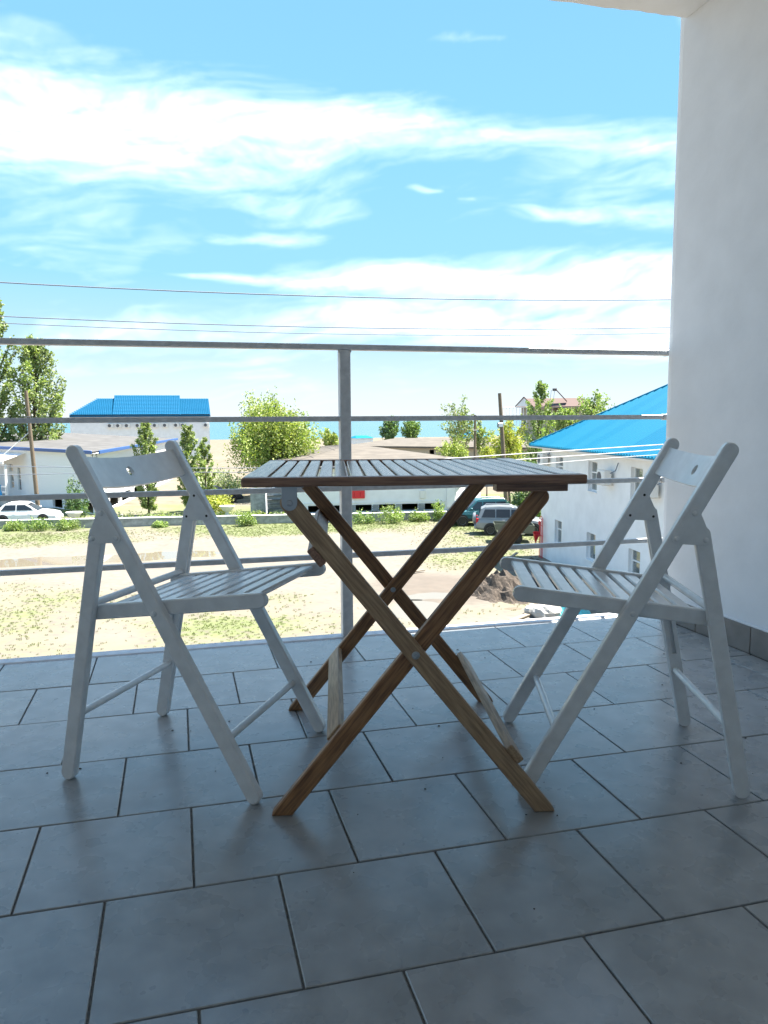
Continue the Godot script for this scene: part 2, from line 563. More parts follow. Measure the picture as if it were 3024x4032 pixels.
func make_balcony() -> void:
	# the slab with its bed of grout, and every tile on it
	var mb := MB.new()
	mb.span(Vector3(-3.6, -0.22, 0.78), Vector3(WALL_X + 0.02, -0.0035, EDGE + 0.004))
	var floor_ := struct("floor", mb, M.grout, "grey square floor tiles of the balcony laid in half bond", "floor")
	var shapes := {}
	for r in range(-6, 6):
		var z0 := ROW0 - PITCH * r
		var z1 := z0 - PITCH
		var off := 0.5 if posmod(r, 2) == 1 else 0.0
		for k in range(-13, 8):
			var x0 := COL0 + (k + off) * PITCH
			var x1 := x0 + PITCH
			if x1 < -3.55 or x0 > WALL_X - 0.03:
				continue
			x0 = maxf(x0, -3.55)
			x1 = minf(x1, WALL_X - 0.012)
			var sx := x1 - x0 - 0.0042
			var key := "%.3f" % sx
			if not shapes.has(key):
				var t := MB.new()
				t.box(Vector3(0, -0.006, 0), Vector3(sx, 0.012, PITCH - 0.0042), 0.0014)
				shapes[key] = t.mesh()
			var o := put("tile", shapes[key], M["tile_%d" % rng.randi_range(0, 2)], floor_)
			o.position = Vector3((x0 + x1) * 0.5, rng.randf_range(-0.0005, 0.0006), (z0 + z1) * 0.5)
			o.rotation = Vector3(rng.randf_range(-1, 1) * 0.0012, 0, rng.randf_range(-1, 1) * 0.0012)
	# painted coping along the open edge
	mb = MB.new()
	mb.span(Vector3(-9.6, -0.24, EDGE + 0.002), Vector3(WALL_X + 0.3, 0.004, -2.936), 0.004)
	struct("balcony_coping", mb, M.coping, "white painted edge strip of the balcony under the railing", "ledge")
	# side wall on the right: its outer corner is rounded off
	mb = MB.new()
	var prof := PackedVector2Array()
	for p in [[WALL_X, 0.9], [WALL_X, -2.815], [WALL_X + 0.004, -2.835], [WALL_X + 0.011, -2.852], [WALL_X + 0.022, -2.864], [WALL_X + 0.036, -2.868], [WALL_X + 0.26, -2.868], [WALL_X + 0.26, 0.9]]:
		prof.append(Vector2(p[0], -p[1]))
	mb.T = Transform3D(Basis(Vector3(1, 0, 0), Vector3(0, 0, -1), Vector3(0, 1, 0)), Vector3.ZERO)
	mb.extrude(prof, 0.0045, 2.88)
	var wall := struct("wall_right", mb, M.plaster, "white plastered side wall at the right end of the balcony", "wall")
	# skirting tiles along its foot
	var z := 0.75
	while z > EDGE + 0.05:
		var z1 := maxf(z - 0.303, EDGE + 0.145)
		mb = MB.new()
		mb.span(Vector3(0, 0.001, 0), Vector3(0.0125, 0.098, z - z1 - 0.003), 0.0015)
		var o := obj("skirting_tile", mb, M.skirting, wall)
		o.position = Vector3(WALL_X - 0.0128, 0, z1 + 0.0015)
		z = z1
		if z1 <= EDGE + 0.146:
			break
	# thin bead of filler on top of the skirting
	var bead := []
	var zz := 0.7
	while zz > -2.72:
		bead.append(Vector3(WALL_X - 0.005 + rng.randf_range(-0.002, 0.001), 0.0995 + rng.randf_range(-0.001, 0.003), zz))
		zz -= 0.06
	mb = MB.new()
	mb.tube(bead, 0.0055, 5)
	obj("filler_bead", mb, M.plaster, wall)
	# rear and left walls of the balcony, behind and beside the viewer
	mb = MB.new()
	mb.span(Vector3(-9.85, -0.2, 0.9), Vector3(WALL_X + 0.26, 2.88, 0.76))
	struct("wall_rear", mb, M.plaster, "white plastered house wall behind the viewer", "wall")
	mb = MB.new()
	mb.span(Vector3(-9.85, -0.2, 0.755), Vector3(-9.6, 2.88, -2.868))
	struct("wall_left", mb, M.plaster, "white plastered side wall at the far left end of the balcony", "wall")
	mb = MB.new()
	mb.span(Vector3(-9.6, -0.22, 0.755), Vector3(-3.601, 0.0, EDGE + 0.004))
	struct("floor_beyond", mb, M.tile_0, "grey floor of the balcony beyond the left edge of the picture", "floor")
	# ceiling: its front edge was left rough
	mb = MB.new()
	var edge := PackedVector2Array()
	var x := -9.598
	while x < WALL_X:
		edge.append(Vector2(x, 2.799 + minf(1.93 - x, 4.0) * 0.0105 + rng.randf_range(-0.006, 0.006)))
		x += 0.035
	edge.append(Vector2(WALL_X - 0.001, 2.7985))
	edge.append(Vector2(WALL_X - 0.001, -0.757))
	edge.append(Vector2(-9.598, -0.757))
	mb.T = Transform3D(Basis(Vector3(1, 0, 0), Vector3(0, 0, -1), Vector3(0, 1, 0)), Vector3.ZERO)
	mb.extrude(edge, 2.354, 2.6)
	struct("ceiling", mb, M.plaster, "white plastered ceiling slab with a rough front edge", "ceiling")
	# the roof above, whose eave ends a little to the right of the side wall
	mb = MB.new()
	mb.span(Vector3(-10.4, 2.93, 1.5), Vector3(2.20, 3.03, -3.25), 0.01)
	struct("roof_eave", mb, M.white_wall, "white roof eave above the balcony", "roof")
	make_railing()
	make_crumbs()

func make_railing() -> void:
	var t := thing("balcony_railing", "grey painted steel railing with four level bars across the balcony", "railing", Vector3(0.61, 0.004, -2.893))
	var mb := MB.new()
	mb.span(Vector3(-0.0205, 0, -0.02), Vector3(0.0205, 1.0846, 0.02), 0.0025)
	obj("post", mb, M.rail_paint, t)
	mb = MB.new()
	mb.span(Vector3(-0.0205, 0, -0.02), Vector3(0.0205, 1.0846, 0.02), 0.0025)
	obj("post", mb, M.rail_paint, t).position.x = -1.72
	mb = MB.new()
	mb.span(Vector3(-4.6, 1.0854, -0.02), Vector3(1.365, 1.1055, 0.02), 0.0025)
	obj("handrail", mb, M.rail_paint, t)
	for y in [0.833, 0.5715, 0.314]:
		for s in [[-4.6, -1.7415], [-1.698, -0.0215], [0.0215, 1.365]]:
			mb = MB.new()
			mb.span(Vector3(s[0], y - 0.0095, -0.0095), Vector3(s[1], y + 0.0095, 0.0095), 0.0018)
			obj("bar", mb, M.rail_paint, t)
	# weld beads where the post meets the bars
	for y in [1.082, 0.833, 0.5715, 0.314]:
		for s in [-1.0, 1.0]:
			mb = MB.new()
			mb.tube([Vector3(s * 0.021, y - 0.008, 0.011), Vector3(s * 0.0228, y, 0.0125), Vector3(s * 0.021, y + 0.006, 0.011)], [0.002, 0.0032, 0.002], 6)
			obj("weld", mb, M.rail_paint, t)
	for y in [1.095, 0.833, 0.5715, 0.314]:
		mb = MB.new()
		mb.span(Vector3(1.355, y - 0.013, -0.012), Vector3(1.3652, y + 0.013, 0.0245), 0.003)
		obj("wall_bracket", mb, M.rail_paint, t)

func make_crumbs() -> void:
	var mb := MB.new()
	for k in 60:
		var p := Vector3(rng.randf_range(-0.9, 1.8), 0.0015, rng.randf_range(-2.7, -0.75))
		var s := rng.randf_range(0.0011, 0.0028)
		mb.T = Transform3D(Basis(Vector3.UP, rng.randf() * TAU).scaled(Vector3(s * rng.randf_range(0.8, 1.9), s * 0.7, s)), p)
		mb.lathe([Vector2(0, -0.6), Vector2(0.8, -0.4), Vector2(1, 0.1), Vector2(0.5, 0.8), Vector2(0, 1)], 6)
	var o := obj("dirt_crumbs", mb, M.crumb)
	o.set_meta("kind", "stuff")
	tag(o, "tiny dark crumbs of dirt scattered on the grey tiles", "dirt")

# ---------------------------------------------------------------- folding chair
# profile in x (forward) and y, both from the fitted photograph; z across
const CH_W := 0.2158       # outer half width
const CH_T := 0.022
const FOOT_F := Vector2(0.237, 0.0)
const TOP := Vector2(-0.184, 0.7786)
const FOOT_R := Vector2(-0.234, 0.0)
const TOP_R := Vector2(-0.1225, 0.603)
const RAIL_F := Vector2(0.262, 0.4505)
const RAIL_R := Vector2(-0.172, 0.3975)
const BAR := 0.034

func on_stile(y: float) -> Vector2:
	return FOOT_F.lerp(TOP, y / TOP.y)

func on_rear(y: float) -> Vector2:
	return FOOT_R.lerp(TOP_R, y / TOP_R.y)

func make_chair(label: String) -> Node3D:
	var t := thing("folding_chair", label, "chair", Vector3.ZERO, 0.0, "folding chairs at the table")
	var paint: Material = M.chair_paint
	var r := BAR * 0.5
	var ds := (TOP - FOOT_F).normalized()
	var dr := (TOP_R - FOOT_R).normalized()
	for s in [-1.0, 1.0]:
		var zo: float = s * CH_W
		var zi: float = s * (CH_W - CH_T)
		var lo := minf(zo, zi)
		var hi := maxf(zo, zi)
		var mb := MB.new()
		mb.extrude(stadium(FOOT_F + Vector2(0, r) , TOP - ds * r, BAR, 10), lo, hi, 0.0028)
		obj("front_leg", mb, paint, t)
		# rear leg: an outer layer, and an inner one with the slot that the seat pin slides in
		var zm: float = s * (CH_W - 0.013)
		mb = MB.new()
		var f0 := FOOT_R + Vector2(0, r)
		mb.extrude(stadium(f0, TOP_R - dr * r, BAR, 10), minf(zo, zm), maxf(zo, zm), 0.0025)
		var side := Vector2(-dr.y, dr.x)
		var a := f0 + dr * 0.19
		var b := f0 + dr * 0.40
		var z0 := minf(zi, zm)
		var z1 := maxf(zi, zm)
		var foot := PackedVector2Array()
		for i in 11:
			var q := PI * i / 10.0
			foot.append(f0 + (side * cos(q) - dr * sin(q)) * (r - 0.0008))
		foot.append(a - side * (r - 0.0008))
		foot.append(a + side * (r - 0.0008))
		mb.extrude(foot, z0, z1, 0.001)
		mb.extrude(PackedVector2Array([b + side * (r - 0.0008), b - side * (r - 0.0008), TOP_R - dr * 0.012 - side * (r - 0.0008), TOP_R - dr * 0.012 + side * (r - 0.0008)]), z0, z1, 0.001)
		for w in [-1.0, 1.0]:
			var u: Vector2 = side * w * 0.0055
			var o: Vector2 = side * w * (r - 0.0008)
			mb.extrude(PackedVector2Array([a + u, a + o, b + o, b + u]), z0, z1, 0.0005)
		obj("rear_leg", mb, paint, t)
		# seat rail just inside the legs
		mb = MB.new()
		var ra: float = s * (CH_W - CH_T - 0.0012)
		var rb: float = s * (CH_W - 2.0 * CH_T + 0.001)
		mb.extrude(stadium(RAIL_R + (RAIL_F - RAIL_R).normalized() * r * 0.6, RAIL_F - (RAIL_F - RAIL_R).normalized() * r * 0.6, BAR, 10), minf(ra, rb), maxf(ra, rb), 0.0028)
		obj("seat_rail", mb, paint, t)
		# hinge plates with rivets, outside and inside
		for out in [true, false]:
			var pz0: float = s * (CH_W + 0.0002) if out else s * (CH_W - CH_T - 0.0002)
			var pz1: float = s * (CH_W + 0.0021) if out else s * (CH_W - CH_T - 0.0021)
			var pa := on_stile(0.632) + Vector2(-0.002, 0.0)
			var pb := on_stile(0.578) + Vector2(0.004, 0.0)
			var pc := on_rear(0.575) + Vector2(-0.004, 0.0)
			var plate := PackedVector2Array()
			var hull := PackedVector2Array()
			for c in [pa, pb, pc]:
				hull.append_array(circle(c, 0.0115, 16))
			plate = Geometry2D.convex_hull(hull)
			plate.remove_at(plate.size() - 1)
			mb = MB.new()
			mb.extrude(plate, minf(pz0, pz1), maxf(pz0, pz1), 0.0005)
			var pl := obj("hinge_plate", mb, paint, t)
			for c in [pa, pb, pc]:
				mb = MB.new()
				var dome: float = s * (1.0 if out else -1.0)
				mb.T = Transform3D(Basis(Vector3.RIGHT, PI * 0.5 * dome), Vector3(c.x, c.y, pz1))
				mb.lathe([Vector2(0.0062, 0.0), Vector2(0.0058, 0.0022), Vector2(0.0038, 0.0040), Vector2(0.0, 0.0046)] if out else [Vector2(0.0035, 0.0), Vector2(0.003, 0.0008), Vector2(0.0, 0.0008)], 12)
				obj("rivet", mb, paint if out else M.screw_hole, pl)
		# pivot bolt of the seat
		mb = MB.new()
		var pv := on_stile(0.413)
		mb.T = Transform3D(Basis(Vector3.RIGHT, PI * 0.5 * s), Vector3(pv.x, pv.y, s * (CH_W - 0.0002)))
		mb.lathe([Vector2(0.0065, 0.0), Vector2(0.006, 0.002), Vector2(0.0035, 0.0036), Vector2(0.0, 0.004)], 14)
		obj("pivot_bolt", mb, paint, t)
	# round cross bars
	for p in [on_stile(0.131), on_rear(0.158), on_rear(0.421)]:
		var mb := MB.new()
		var e := CH_W - CH_T + 0.002
		mb.tube([Vector3(p.x, p.y, -e), Vector3(p.x, p.y, e)], 0.0088, 14)
		obj("cross_bar", mb, paint, t)
	# seat slats
	var dir := (RAIL_F - RAIL_R).normalized()
	var nrm := Vector2(-dir.y, dir.x)
	for k in 9:
		var p := RAIL_F - dir * (0.036 + 0.0425 * k) + nrm * 0.0065
		var mb := MB.new()
		mb.box(Vector3.ZERO, Vector3(0.0335, 0.012, 2.0 * (CH_W - 2.0 * CH_T) - 0.001), 0.0035)
		var o := obj("seat_slat", mb, paint, t)
		o.position = Vector3(p.x, p.y, 0)
		o.rotation.z = dir.angle()
	# curved back board with its grip hole
	var zc := TOP - ds * 0.066
	var back := Vector2(-ds.y, ds.x)      # towards the rear
	var half := CH_W - CH_T - 0.0005
	var at := func(zv: float, q: float, th: float) -> Vector3:
		var bow := 0.026 * (1.0 - pow(zv / half, 2.0)) + th
		var p: Vector2 = zc + ds * q + back * bow
		return Vector3(p.x, p.y, zv)
	var mb := MB.new()
	var hq := 0.0385
	var th := 0.0045
	var cell := 0.02
	var cols := []
	for i in 13:
		cols.append(lerpf(-half, -cell, i / 12.0))
	for i in 13:
		cols.append(lerpf(cell, half, i / 12.0))
	for f in [th, -th]:
		for i in cols.size() - 1:
			var za: float = cols[i]
			var zb: float = cols[i + 1]
			if za < 0.0 and zb > 0.0:
				for qq in [[-hq, -cell], [cell, hq]]:
					for j in 4:
						var z0 := lerpf(za, zb, j / 4.0)
						var z1 := lerpf(za, zb, (j + 1) / 4.0)
						mb.quad_out(at.call(z0, qq[0], f), at.call(z1, qq[0], f), at.call(z1, qq[1], f), at.call(z0, qq[1], f), at.call(0.0, 0.0, 0.0))
				for j in 32:
					var a0 := TAU * j / 32.0
					var a1 := TAU * (j + 1) / 32.0
					var rim := func(an: float, sq: bool) -> Vector2:
						var d := Vector2(cos(an), sin(an))
						return d * (cell / maxf(absf(d.x), absf(d.y))) if sq else d * Vector2(0.0132, 0.0132)
					var p0: Vector2 = rim.call(a0, true)
					var p1: Vector2 = rim.call(a1, true)
					var c0: Vector2 = rim.call(a0, false)
					var c1: Vector2 = rim.call(a1, false)
					mb.quad_out(at.call(p0.x, p0.y, f), at.call(p1.x, p1.y, f), at.call(c1.x, c1.y, f), at.call(c0.x, c0.y, f), at.call(0.0, 0.0, 0.0))
					if f > 0.0:
						mb.quad(at.call(c0.x, c0.y, th), at.call(c1.x, c1.y, th), at.call(c1.x, c1.y, -th), at.call(c0.x, c0.y, -th))
			else:
				mb.quad_out(at.call(za, -hq, f), at.call(zb, -hq, f), at.call(zb, hq, f), at.call(za, hq, f), at.call((za + zb) * 0.5, 0.0, 0.0))
	for i in cols.size() - 1:
		for q in [-hq, hq]:
			mb.quad_out(at.call(cols[i], q, th), at.call(cols[i + 1], q, th), at.call(cols[i + 1], q, -th), at.call(cols[i], q, -th), at.call((cols[i] + cols[i + 1]) * 0.5, 0.0, 0.0))
	obj("back_board", mb, paint, t)
	return t

# ---------------------------------------------------------------- folding table
func make_table() -> void:
	var t := thing("folding_table", "brown wooden folding table with slatted top and crossed legs", "table", Vector3(0.5246, 0, -1.8285), -0.1949)
	var W := 0.345
	var D := 0.355
	var Y := 0.7205
	var th := 0.0182
	for s in [-1.0, 1.0]:
		var mb := MB.new()
		mb.box(Vector3.ZERO, Vector3(2.0 * W, th, 0.032), 0.0025)
		obj("top_rail", mb, M.wood_edge, t).position = Vector3(0, Y - th * 0.5, s * (D - 0.016))
		mb = MB.new()
		mb.box(Vector3.ZERO, Vector3(0.0458, th, 2.0 * (D - 0.0325)), 0.002)
		obj("side_slat", mb, M.wood_top, t).position = Vector3(s * (W - 0.0229), Y - th * 0.5, 0)
	var pitch := (2.0 * W - 2.0 * 0.0486) / 18.0
	for k in 18:
		var mb := MB.new()
		mb.box(Vector3(0, 0, 0), Vector3(0.0274, th - 0.003, 2.0 * (D - 0.0325)), 0.0022)
		var o := obj("slat", mb, M.wood_top, t)
		o.position = Vector3(-W + 0.0486 + (k + 0.5) * pitch, Y - th * 0.5 + rng.randf_range(-0.0004, 0.0006), rng.randf_range(-0.0005, 0.0005))
	var a1 := Vector2(-0.2531, 0.6687)
	var a0 := Vector2(0.2782, 0.0)
	var b1 := Vector2(0.2611, 0.6721)
	var b0 := Vector2(-0.2854, 0.0)
	var w := 0.037
	var legs := [["A", a0, a1, 0.3156, 0.3376], ["B", b0, b1, 0.2916, 0.3138], ["A", a0, a1, -0.3376, -0.3156], ["B", b0, b1, -0.3138, -0.2916]]
	for L in legs:
		var p0: Vector2 = L[1]
		var p1: Vector2 = L[2]
		var d := (p1 - p0).normalized()
		var len := p0.distance_to(p1)
		# drawn lying along x, so that the grain runs along the leg, then turned up
		var s := 1.0 if d.x > 0.0 else -1.0
		var cot := absf(d.x) / d.y
		var h := w * 0.5
		# the foot is cut level; in the leg's own axes that cut slants, and its outer corner is eased
		var right := Vector2(h * cot * s, -h)
		var left := Vector2(-h * cot * s, h)
		var poly := PackedVector2Array()
		if s > 0.0:      # leans right: the left corner is the tip
			poly = PackedVector2Array([right, Vector2(len, -h)])
		else:
			poly = PackedVector2Array([right.lerp(left, 0.10), right + Vector2(0.008, 0.0015), right + Vector2(0.014, 0.0), Vector2(len, -h)])
		for i in range(1, 10):
			var q := -PI * 0.5 + PI * i / 10.0
			poly.append(Vector2(len, 0) + Vector2(cos(q), sin(q)) * h)
		poly.append(Vector2(len, h))
		if s > 0.0:
			poly.append_array([left + Vector2(0.014, 0.0), left + Vector2(0.008, -0.0015), left.lerp(right, 0.10)])
		else:
			poly.append(left)
		var mb := MB.new()
		mb.extrude(poly, -0.011, 0.011, 0.0028)
		var o := obj("leg", mb, M.wood if L[0] == "B" else M.wood_worn if L[3] > 0.0 else M.wood, t)
		o.position = Vector3(p0.x, p0.y, (L[3] + L[4]) * 0.5)
		o.rotation.z = d.angle()
	# boards between the legs
	var da := (a1 - a0).normalized()
	var db := (b1 - b0).normalized()
	var na := Vector2(da.y, -da.x)      # up and to the right of the legs that lean left
	var nb := Vector2(-db.y, db.x)
	var boards := [[a0 + da * 0.145 + na * (w * 0.5 + 0.0087), da, 0.3376, M.wood_worn], [a0 + da * 0.735 - na * (w * 0.5 + 0.0087), da, 0.3376, M.wood_edge], [b0 + db * 0.205 + nb * (w * 0.5 - 0.004), db, 0.2912, M.wood_worn]]
	for B in boards:
		var mb := MB.new()
		mb.box(Vector3.ZERO, Vector3(2.0 * B[2], 0.043, 0.0165), 0.002)   # grain along its own x
		var o := obj("stretcher", mb, B[3], t)
		var d3 := Vector3(B[1].x, B[1].y, 0)
		o.transform = Transform3D(Basis(Vector3(0, 0, 1), d3, Vector3(0, 0, 1).cross(d3)), Vector3(B[0].x, B[0].y, 0))
	# blocks under the top that the right-hand legs rest against
	for s in [-1.0, 1.0]:
		var mb := MB.new()
		mb.box(Vector3.ZERO, Vector3(0.147, 0.0165, 0.04), 0.0015)
		obj("stop_block", mb, M.wood_edge, t).position = Vector3(0.2385, Y - th - 0.0083, s * 0.314)
	# steel hinge brackets on the left, each with a bolt
	for s in [-1.0, 1.0]:
		var mb := MB.new()
		var plate := PackedVector2Array([Vector2(-0.0155, Y - th - 0.0005), Vector2(-0.0155, a1.y)])
		for i in range(1, 12):
			var q := PI + PI * i / 12.0
			plate.append(Vector2(0, a1.y) + Vector2(cos(q), sin(q)) * 0.0155)
		plate.append(Vector2(0.0155, a1.y))
		plate.append(Vector2(0.0155, Y - th - 0.0005))
		mb.extrude(plate, -0.0011, 0.0011, 0.0004)
		mb.span(Vector3(-0.028, Y - th - 0.0028, 0.0 if s < 0.0 else -0.028), Vector3(0.028, Y - th - 0.0004, 0.028 if s < 0.0 else 0.0), 0.0003)
		var br := obj("hinge_bracket", mb, M.steel, t)
		br.position = Vector3(a1.x + 0.001, 0, s * 0.3389)
		bolt(br, Vector3(0, a1.y, s * 0.0012), s, 0.0065)
	var x := cross_point(a0, a1, b0, b1)
	bolt(t, Vector3(x.x, x.y, 0.3376), 1.0, 0.0085)
	bolt(t, Vector3(x.x, x.y, -0.2916), 1.0, 0.0075)
	bolt(t, Vector3(x.x, x.y, -0.3376), -1.0, 0.0085)

func cross_point(p: Vector2, q: Vector2, r: Vector2, s: Vector2) -> Vector2:
	return Geometry2D.line_intersects_line(p, q - p, r, s - r)

func bolt(parent: Node, at: Vector3, s: float, r: float) -> void:
	var mb := MB.new()
	mb.T = Transform3D(Basis(Vector3.RIGHT, PI * 0.5 * s), at)
	mb.lathe([Vector2(r, 0.0), Vector2(r, 0.0012), Vector2(r * 0.86, 0.0024), Vector2(r * 0.5, 0.0028), Vector2(r * 0.45, 0.0012), Vector2(0.0, 0.0010)], 18)
	obj("bolt", mb, M.steel, parent)

# ---------------------------------------------------------------- the yard, the beach and the sea
var n_patch := FastNoiseLite.new()
var n_grain := FastNoiseLite.new()

func grass_share(x: float, z: float) -> float:   # how much grass grows at a spot of the yard
	var n := n_patch.get_noise_2d(x * 3.0, z * 3.0) + 0.45 * n_patch.get_noise_2d(x * 11.0 + 50.0, z * 11.0)
	var g := 0.24 + 0.85 * n
	g += 0.55 * smoothstep(-44.5, -47.0, z)                                    # lawn along the low wall
	g -= 0.75 * smoothstep(7.5, 2.0, absf(z + 41.0)) * smoothstep(14.5, 9.0, x)  # driven-over sand across the middle
	g -= 0.55 * smoothstep(5.0, 1.0, Vector2((x - 4.0) * 0.5, z + 34.5).length())
	g += 0.42 * smoothstep(5.0, 1.0, Vector2(x - 1.2, (z + 24.8) * 1.6).length())   # greener patch before the balcony
	g += 0.35 * smoothstep(3.5, 1.0, Vector2(x - 10.6, (z + 26.2) * 1.4).length())
	g += 0.30 * smoothstep(4.0, 1.0, Vector2(x - 15.5, z + 36.8).length())
	g += 0.35 * smoothstep(16.0, 18.0, x) * smoothstep(-36.0, -39.0, z)
	g -= 1.1 * mud_share(x, z)
	return clampf(g, 0.0, 1.0)

func mud_share(x: float, z: float) -> float:
	var n := 0.5 * n_patch.get_noise_2d(x * 7.0 + 300.0, z * 7.0)
	var d := Vector2((x - 10.2) / 3.4, (z + 29.8) / 3.6).length() + n
	return smoothstep(1.15, 0.55, d)

const PUDDLES := [[-5.2, -41.2, 7.0, 1.3, "wide shallow puddle on the sandy drive, at the left behind the left chair"], [9.9, -28.6, 1.7, 0.6, "narrow puddle in the mud seen through the crossed table legs"], [8.3, -26.4, 1.1, 1.5, "pale puddle nearest to the white ledge, beside the table legs"], [11.9, -27.3, 0.75, 0.4, "small puddle at the foot of the dirt heap"], [11.6, -25.7, 0.4, 0.22, "tiny puddle in the grass by the plank"]]

func yard_height(x: float, z: float) -> float:
	var h := n_patch.get_noise_2d(x * 6.0 + 90.0, z * 6.0) * 0.05 + n_grain.get_noise_2d(x * 40.0, z * 40.0) * 0.018
	for p in PUDDLES:
		var q := Vector2((x - p[0]) / p[2], (z - p[1]) / p[3]).length() + 0.35 * n_patch.get_noise_2d(x * 9.0 + 7.0, z * 9.0)
		if q < 1.2:
			h = lerpf(h, h * 0.2 - 0.062, smoothstep(1.2, 0.75, q))
	h += mud_share(x, z) * n_grain.get_noise_2d(x * 55.0 + 9.0, z * 55.0) * 0.05
	return h

func make_yard() -> void:
	n_patch.seed = 71
	n_patch.frequency = 0.02
	n_patch.fractal_octaves = 4
	n_grain.seed = 72
	n_grain.frequency = 0.02
	n_grain.fractal_octaves = 3
	# albedo of the yard: sand, dry and fresh grass, and mud, where the photograph shows them
	var X0 := -20.0
	var X1 := 32.0
	var Z0 := -16.0
	var Z1 := -68.0
	var N := 1024
	var data := PackedByteArray()
	data.resize(N * N * 3)
	var sand := Vector3(0.168, 0.149, 0.122)
	var dry := Vector3(0.160, 0.145, 0.102)
	var green := Vector3(0.122, 0.148, 0.048)
	var mud := Vector3(0.115, 0.094, 0.076)
	for j in N:
		var z := lerpf(Z0, Z1, (j + 0.5) / N)
		for i in N:
			var x := lerpf(X0, X1, (i + 0.5) / N)
			var g := grass_share(x, z)
			var f := n_grain.get_noise_2d(x * 130.0, z * 130.0)
			var c := sand.lerp(dry, smoothstep(0.15, 0.55, g + f * 0.35)).lerp(green, smoothstep(0.5, 1.0, g + f * 0.45) * 0.85)
			c = c.lerp(mud, mud_share(x, z) * (0.85 + 0.3 * f))
			c *= 1.0 + 0.22 * f + 0.10 * n_grain.get_noise_2d(x * 30.0 + 70.0, z * 30.0)
			var o := (j * N + i) * 3
			data[o] = int(255.0 * clampf(pow(c.x, 1.0 / 2.2), 0.0, 1.0))
			data[o + 1] = int(255.0 * clampf(pow(c.y, 1.0 / 2.2), 0.0, 1.0))
			data[o + 2] = int(255.0 * clampf(pow(c.z, 1.0 / 2.2), 0.0, 1.0))
	var m := mat("yard", Color(1, 1, 1), 0.95)
	m.albedo_texture = ImageTexture.create_from_image(Image.create_from_data(N, N, false, Image.FORMAT_RGB8, data))
	m.texture_repeat = false
	var nx := 170
	var nz := 170
	var st := SurfaceTool.new()
	st.begin(Mesh.PRIMITIVE_TRIANGLES)
	for j in nz + 1:
		for i in nx + 1:
			var u := i / float(nx)
			var w := j / float(nz)
			var x := lerpf(X0, X1, u)
			var z := lerpf(Z0, Z1, w)
			var rim := minf(minf(u, 1.0 - u), minf(w, 1.0 - w))
			st.set_uv(Vector2(u, w))
			st.add_vertex(Vector3(x, yard_height(x, z) - 0.22 * smoothstep(0.02, 0.0, rim), z))
	for j in nz:
		for i in nx:
			var a := j * (nx + 1) + i
			for q in [a, a + nx + 1, a + 1, a + 1, a + nx + 1, a + nx + 2]:
				st.add_index(q)
	st.generate_normals()
	var o := put("ground", st.commit(), m)
	o.position.y = YARD
	o.set_meta("kind", "structure")
	tag(o, "sandy yard with worn grass and mud below the balcony", "ground")
	# the sheet of sand that reaches the shore and far to both sides
	var mb := MB.new()
	mb.quad(Vector3(-600, YARD - 0.12, 60), Vector3(600, YARD - 0.12, 60), Vector3(600, YARD - 0.12, -300), Vector3(-600, YARD - 0.12, -300))
	struct("beach", mb, M.sand, "pale beach sand stretching behind the houses to the sea", "sand")
	mb = MB.new()
	mb.quad(Vector3(-20000, -8.0, -240), Vector3(20000, -8.0, -240), Vector3(20000, -8.0, -20000), Vector3(-20000, -8.0, -20000))
	struct("sea", mb, M.sea, "turquoise sea reaching to the horizon", "sea")
	# puddles lie in the hollows
	for p in PUDDLES:
		mb = MB.new()
		for k in 40:
			var a := TAU * k / 40.0
			var b := TAU * (k + 1) / 40.0
			mb.tri(Vector3.ZERO, Vector3(cos(b) * p[2] * 1.25, 0, sin(b) * p[3] * 1.25), Vector3(cos(a) * p[2] * 1.25, 0, sin(a) * p[3] * 1.25))
		var w := obj("puddle", mb, M.water)
		w.position = Vector3(p[0], YARD - 0.024, p[1])
		w.set_meta("kind", "structure")
		tag(w, p[4], "puddle", "puddles in the yard")
	# grass blades on the grassy spots
	mb = MB.new()
	mb.use_col = true
	for k in 7:
		var a := k * 2.4
		var lean := Vector3(cos(a) * 0.35, 1.0, sin(a) * 0.35).normalized()
		mb.leaf(Vector3(cos(a * 1.7), 0, sin(a * 1.7)) * 0.025, lean, Vector3(-sin(a), 0, cos(a)), 0.055, 0.014)
	var spots := []
	while spots.size() < 14000:
		var x := rng.randf_range(-14.0, 24.0)
		var z := rng.randf_range(-52.0, -22.0)
		var g := grass_share(x, z)
		if rng.randf() < g * g * 1.1:
			spots.append(Vector4(x, yard_height(x, z), z, g))
	var mm := MultiMesh.new()
	mm.transform_format = MultiMesh.TRANSFORM_3D
	mm.use_colors = true
	mm.mesh = mb.mesh()
	mm.mesh.surface_set_material(0, M.leaves)
	mm.instance_count = spots.size()
	for i in spots.size():
		var s: Vector4 = spots[i]
		var sc := rng.randf_range(0.55, 1.35)
		mm.set_instance_transform(i, Transform3D(Basis(Vector3.UP, rng.randf() * TAU).scaled(Vector3(sc * 1.2, sc, sc * 1.2)), Vector3(s.x, YARD + s.y - 0.004, s.z)))
		var c := Color(0.205, 0.19, 0.118).lerp(Color(0.155, 0.19, 0.06), clampf(s.w * 1.1 - 0.15 + rng.randf_range(-0.35, 0.35), 0.0, 1.0))
		mm.set_instance_color(i, c)
	var go := MultiMeshInstance3D.new()
	go.name = "grass"
	go.multimesh = mm
	go.material_override = M.leaves
	add_child(go)
	go.set_meta("kind", "stuff")
	tag(go, "short patchy grass growing in the sandy yard", "grass")
	make_low_wall()
	make_dirt()

